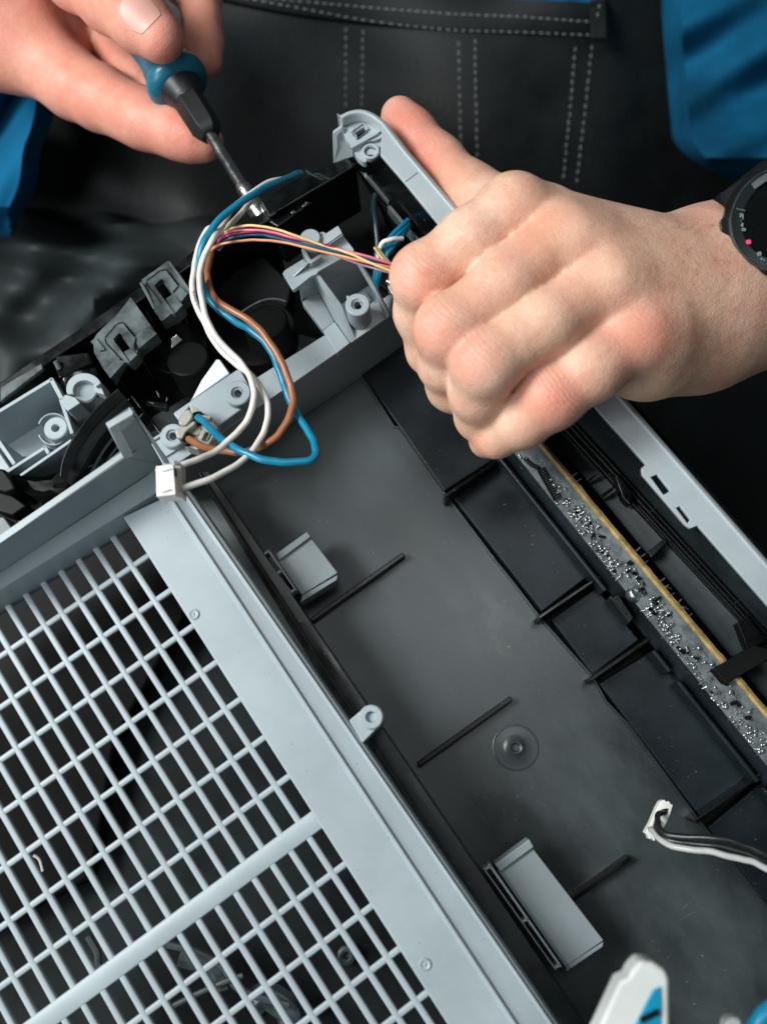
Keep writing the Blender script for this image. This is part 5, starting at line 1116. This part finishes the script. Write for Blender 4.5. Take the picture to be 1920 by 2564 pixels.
# ================================================================== circuit board standing in the side of the tray
board = thing('circuit_board', 'narrow grey circuit board on edge with yellow side, full of solder points', 'circuit board', S('C7', 900, 1000, -20))
zl_, zr_ = -20., -9.
A_, B_ = ext2(bl, -.22, 1.35); C_, D_ = ext2(yl, -.19, 1.55)
p0, p1, q0, q1 = S('S', *A_, zl_), S('S', *B_, zl_), S('S', *C_, zr_), S('S', *D_, zr_)
bn = np.cross(p1 - p0, q0 - p0); bn /= np.linalg.norm(bn); bn = bn if bn[2] > 0 else -bn
mb = MB(); prism(mb, [p0, p1, q1, q0], 0, -bn * 1.5); mb.build('board', BRD, board, bevel=.1)
inw = np.cross(bn, (q1 - q0) / np.linalg.norm(q1 - q0)); inw = inw if inw @ (q0 - p0) > 0 else -inw
mb = MB(); n = 90; secs = []
for k in range(n + 1):
    p = q0 + (q1 - q0) * k / n; w = 1.25 + .18 * math.sin(k * 1.3) * random.random() + (.25 if k % 17 == 3 else 0); secs.append([p + inw * .02 + bn * .08, p + inw * w + bn * (-.25), p + inw * w - bn * 1.5, p + inw * .02 - bn * 1.5])
loft(mb, secs); mb.build('board_edge', FR4, board, bevel=0)
rb = random.Random(11)
def bp_(s, t): return (p0 + (p1 - p0) * s) * (1 - t) + (q0 + (q1 - q0) * s) * t
def st_of(c, x, y):                       # pixel -> board coordinates
    r = ray(c, x, y); k = ((p0 - CAM) @ bn) / (r @ bn); return CAM + r * k
tdir_ = (p1 - p0) / np.linalg.norm(p1 - p0); sdir_ = np.cross(bn, tdir_)
clusters = [('C7', 215, 240, 40, 8), ('C7', 320, 380, 20, 3), ('C7', 410, 280, 20, 2), ('C7', 520, 440, 45, 8), ('C7', 600, 540, 50, 6), ('C7', 650, 640, 50, 10), ('C7', 730, 720, 65, 16), ('C7', 800, 780, 60, 16), ('C7', 870, 880, 70, 20), ('C7', 780, 910, 50, 8), ('C7', 900, 1000, 60, 10), ('C7', 960, 1060, 60, 14), ('C7', 1030, 1170, 70, 24), ('C7', 1100, 1280, 60, 14), ('C7', 1230, 1240, 50, 5), ('C7', 1250, 1320, 60, 7), ('C7', 1340, 1420, 60, 7), ('C7', 1450, 1520, 50, 6), ('C7', 1390, 1620, 60, 16), ('C7', 1510, 1640, 50, 9), ('C7', 1540, 1760, 70, 22), ('C7', 1600, 1860, 60, 18),
            ('C5', 800, 1750, 70, 10), ('B3', 1330, 1090, 70, 18), ('B3', 1380, 1160, 70, 18), ('B4', 1390, 60, 50, 16), ('B4', 1450, 120, 60, 20), ('B4', 1510, 190, 55, 20), ('B4', 1560, 250, 55, 20), ('B4', 1610, 310, 50, 18), ('B4', 1560, 130, 70, 14), ('B4', 1640, 260, 50, 14), ('B4', 1480, 60, 60, 10)]
balls = []; spikes = MB(); shades = MB()
proto_s = MB(); lathe(proto_s, (0, 0, 0), ZU, [(.62, -.2), (.60, .1), (.48, .42), (.28, .62), (.01, .68)], 10); pso = proto_s.build('solder_joint', SOLDER, board, bevel=0)
Rb = Matrix((tuple(tdir_), tuple(sdir_), tuple(bn))).transposed().to_4x4()
cnt = 0
for c, x, y, sp, n in clusters:
    for k in range(int(n * 1.25)):
        xx, yy = x + rb.gauss(0, sp * .55), y + rb.gauss(0, sp * .55); p = st_of(c, xx, yy)
        if rb.random() < .6:
            e_ = p - p0; p = p0 + tdir_ * round(e_ @ tdir_ / 1.7) * 1.7 + sdir_ * round(e_ @ sdir_ / 1.5) * 1.5
        if not (0.02 < ((p - p0) @ sdir_) / max(1e-6, ((q0 - p0) @ sdir_)) < .96): continue
        if rb.random() < .62 and cnt < 290:
            if cnt == 0: o = pso
            else:
                o = bpy.data.objects.new('solder_joint', pso.data); COL.objects.link(o); o.parent = board; o.matrix_parent_inverse = pso.matrix_parent_inverse
            s = rb.uniform(.5, 1.0); o.matrix_basis = Matrix.Translation(vv(p) * .001) @ Rb @ Matrix.Diagonal((s * rb.uniform(.8, 1.5), s, s * rb.uniform(.8, 1.8), 1)); cnt += 1
        else:
            d = bn * rb.uniform(.6, 2.0) + (tdir_ * rb.gauss(0, .6) + sdir_ * rb.gauss(0, .6)); tube(spikes, [p, p + d * .5, p + d], [rb.uniform(.2, .4), .2, .08], 6)
flux = MB()
for k in range(40):
    c, x, y, sp, n = clusters[rb.randrange(4, len(clusters))]; p = st_of(c, x + rb.gauss(0, sp * .6), y + rb.gauss(0, sp * .6))
    if not (0.02 < ((p - p0) @ sdir_) / max(1e-6, ((q0 - p0) @ sdir_)) < .96): continue
    a = rb.uniform(0, 3.1); u = tdir_ * math.cos(a) + sdir_ * math.sin(a); w = np.cross(bn, u); l, ww_ = rb.uniform(.5, 1.3), rb.uniform(.3, .6)
    prism(flux, [p + bn * rb.uniform(.3, .8) + u * i * l + w * j * ww_ for i, j in ((-1, -1), (1, -1), (1.1, 1), (-.8, 1))], 0, -bn * .7)
flux.build('surface_component', BLACK, board, bevel=0, kind='stuff')
spikes.build('clipped_lead', SOLDER, board, bevel=0, kind='stuff')
# big solder lump, ribbed chip, wires
mb = MB(); c0 = st_of('C7', 1235, 1480); lathe(mb, c0, bn, [(2.6, -.2), (2.5, .5), (1.9, 1.2), (.9, 1.6), (.01, 1.7)], 20); c1 = st_of('C7', 1275, 1440); lathe(mb, c1, bn, [(1.8, -.2), (1.7, .6), (1.2, 1.3), (.01, 1.6)], 18); mb.build('solder_lump', SOLDER, board, bevel=0)
ca, cb2 = st_of('C7', 415, 330), st_of('C7', 570, 610); u = (cb2 - ca) / np.linalg.norm(cb2 - ca); s_ = np.cross(bn, u)
mb = MB(); prism(mb, [ca - s_ * 1.6 + bn * 1.0, cb2 - s_ * 1.6 + bn * 1.0, cb2 + s_ * 1.6 + bn * 1.0, ca + s_ * 1.6 + bn * 1.0], 0, -bn * 1.2); chip = mb.build('chip', BLACKM, board, bevel=.15)
for k in range(15):
    f = (k + .5) / 15; p = ca + (cb2 - ca) * f
    mb = MB(); tube(mb, [p - s_ * .2 + bn * 1.05, p + s_ * 1.3 + bn * 1.1, p + s_ * 1.9 + bn * .3], .16, 5); mb.build('chip_leg', SOLDER, chip, bevel=0)
mb = MB(); tube(mb, catmull([st_of('C7', 270, 240) + bn * .3, st_of('C7', 330, 290) + bn * .6, st_of('C7', 400, 330) + bn * .4], 4), .7, 8); mb.build('chip_lead', BLACKM, board, bevel=0)
# pins crossing the black slot
for c, x, y, dx, dy in (('C7', 683, 410, 52, -34), ('C7', 718, 462, 55, -35), ('C7', 1240, 1100, 62, -50), ('C7', 1285, 1150, 62, -42), ('C7', 1330, 1200, 40, -30), ('C7', 1465, 1370, 60, -45), ('C7', 1510, 1425, 48, -40), ('C7', 1535, 1400, 50, 20), ('C7', 1570, 1490, 40, -30), ('C7', 1610, 1560, 50, -30),
    ('C5', 925, 1705, 48, -45), ('C5', 965, 1760, 42, -38), ('C5', 1020, 1810, 36, -36), ('C5', 985, 1720, 45, 20)):
    mb = MB(); tube(mb, [S(c, x, y, -9.5), S(c, x + dx * .5, y + dy * .5, -11.5), S(c, x + dx, y + dy, -14)], .24, 6); mb.build('board_pin', TIN, board, bevel=0)
# ================================================================== the bench
bench = MB(); prism(bench, [S('O', -400, 1230, -58), S('O', 300, 740, -58), S('O', 760, 520, -58), S('O', 1050, 800, -58), S('S', 2400, 2000, -58), S('S', 2400, 3200, -58), S('S', -700, 3200, -58)], 20)
o = bench.build('workbench', mat('bench_black', (.008, .009, .01), .5, var=.3), None, bevel=1); o['kind'] = 'structure'
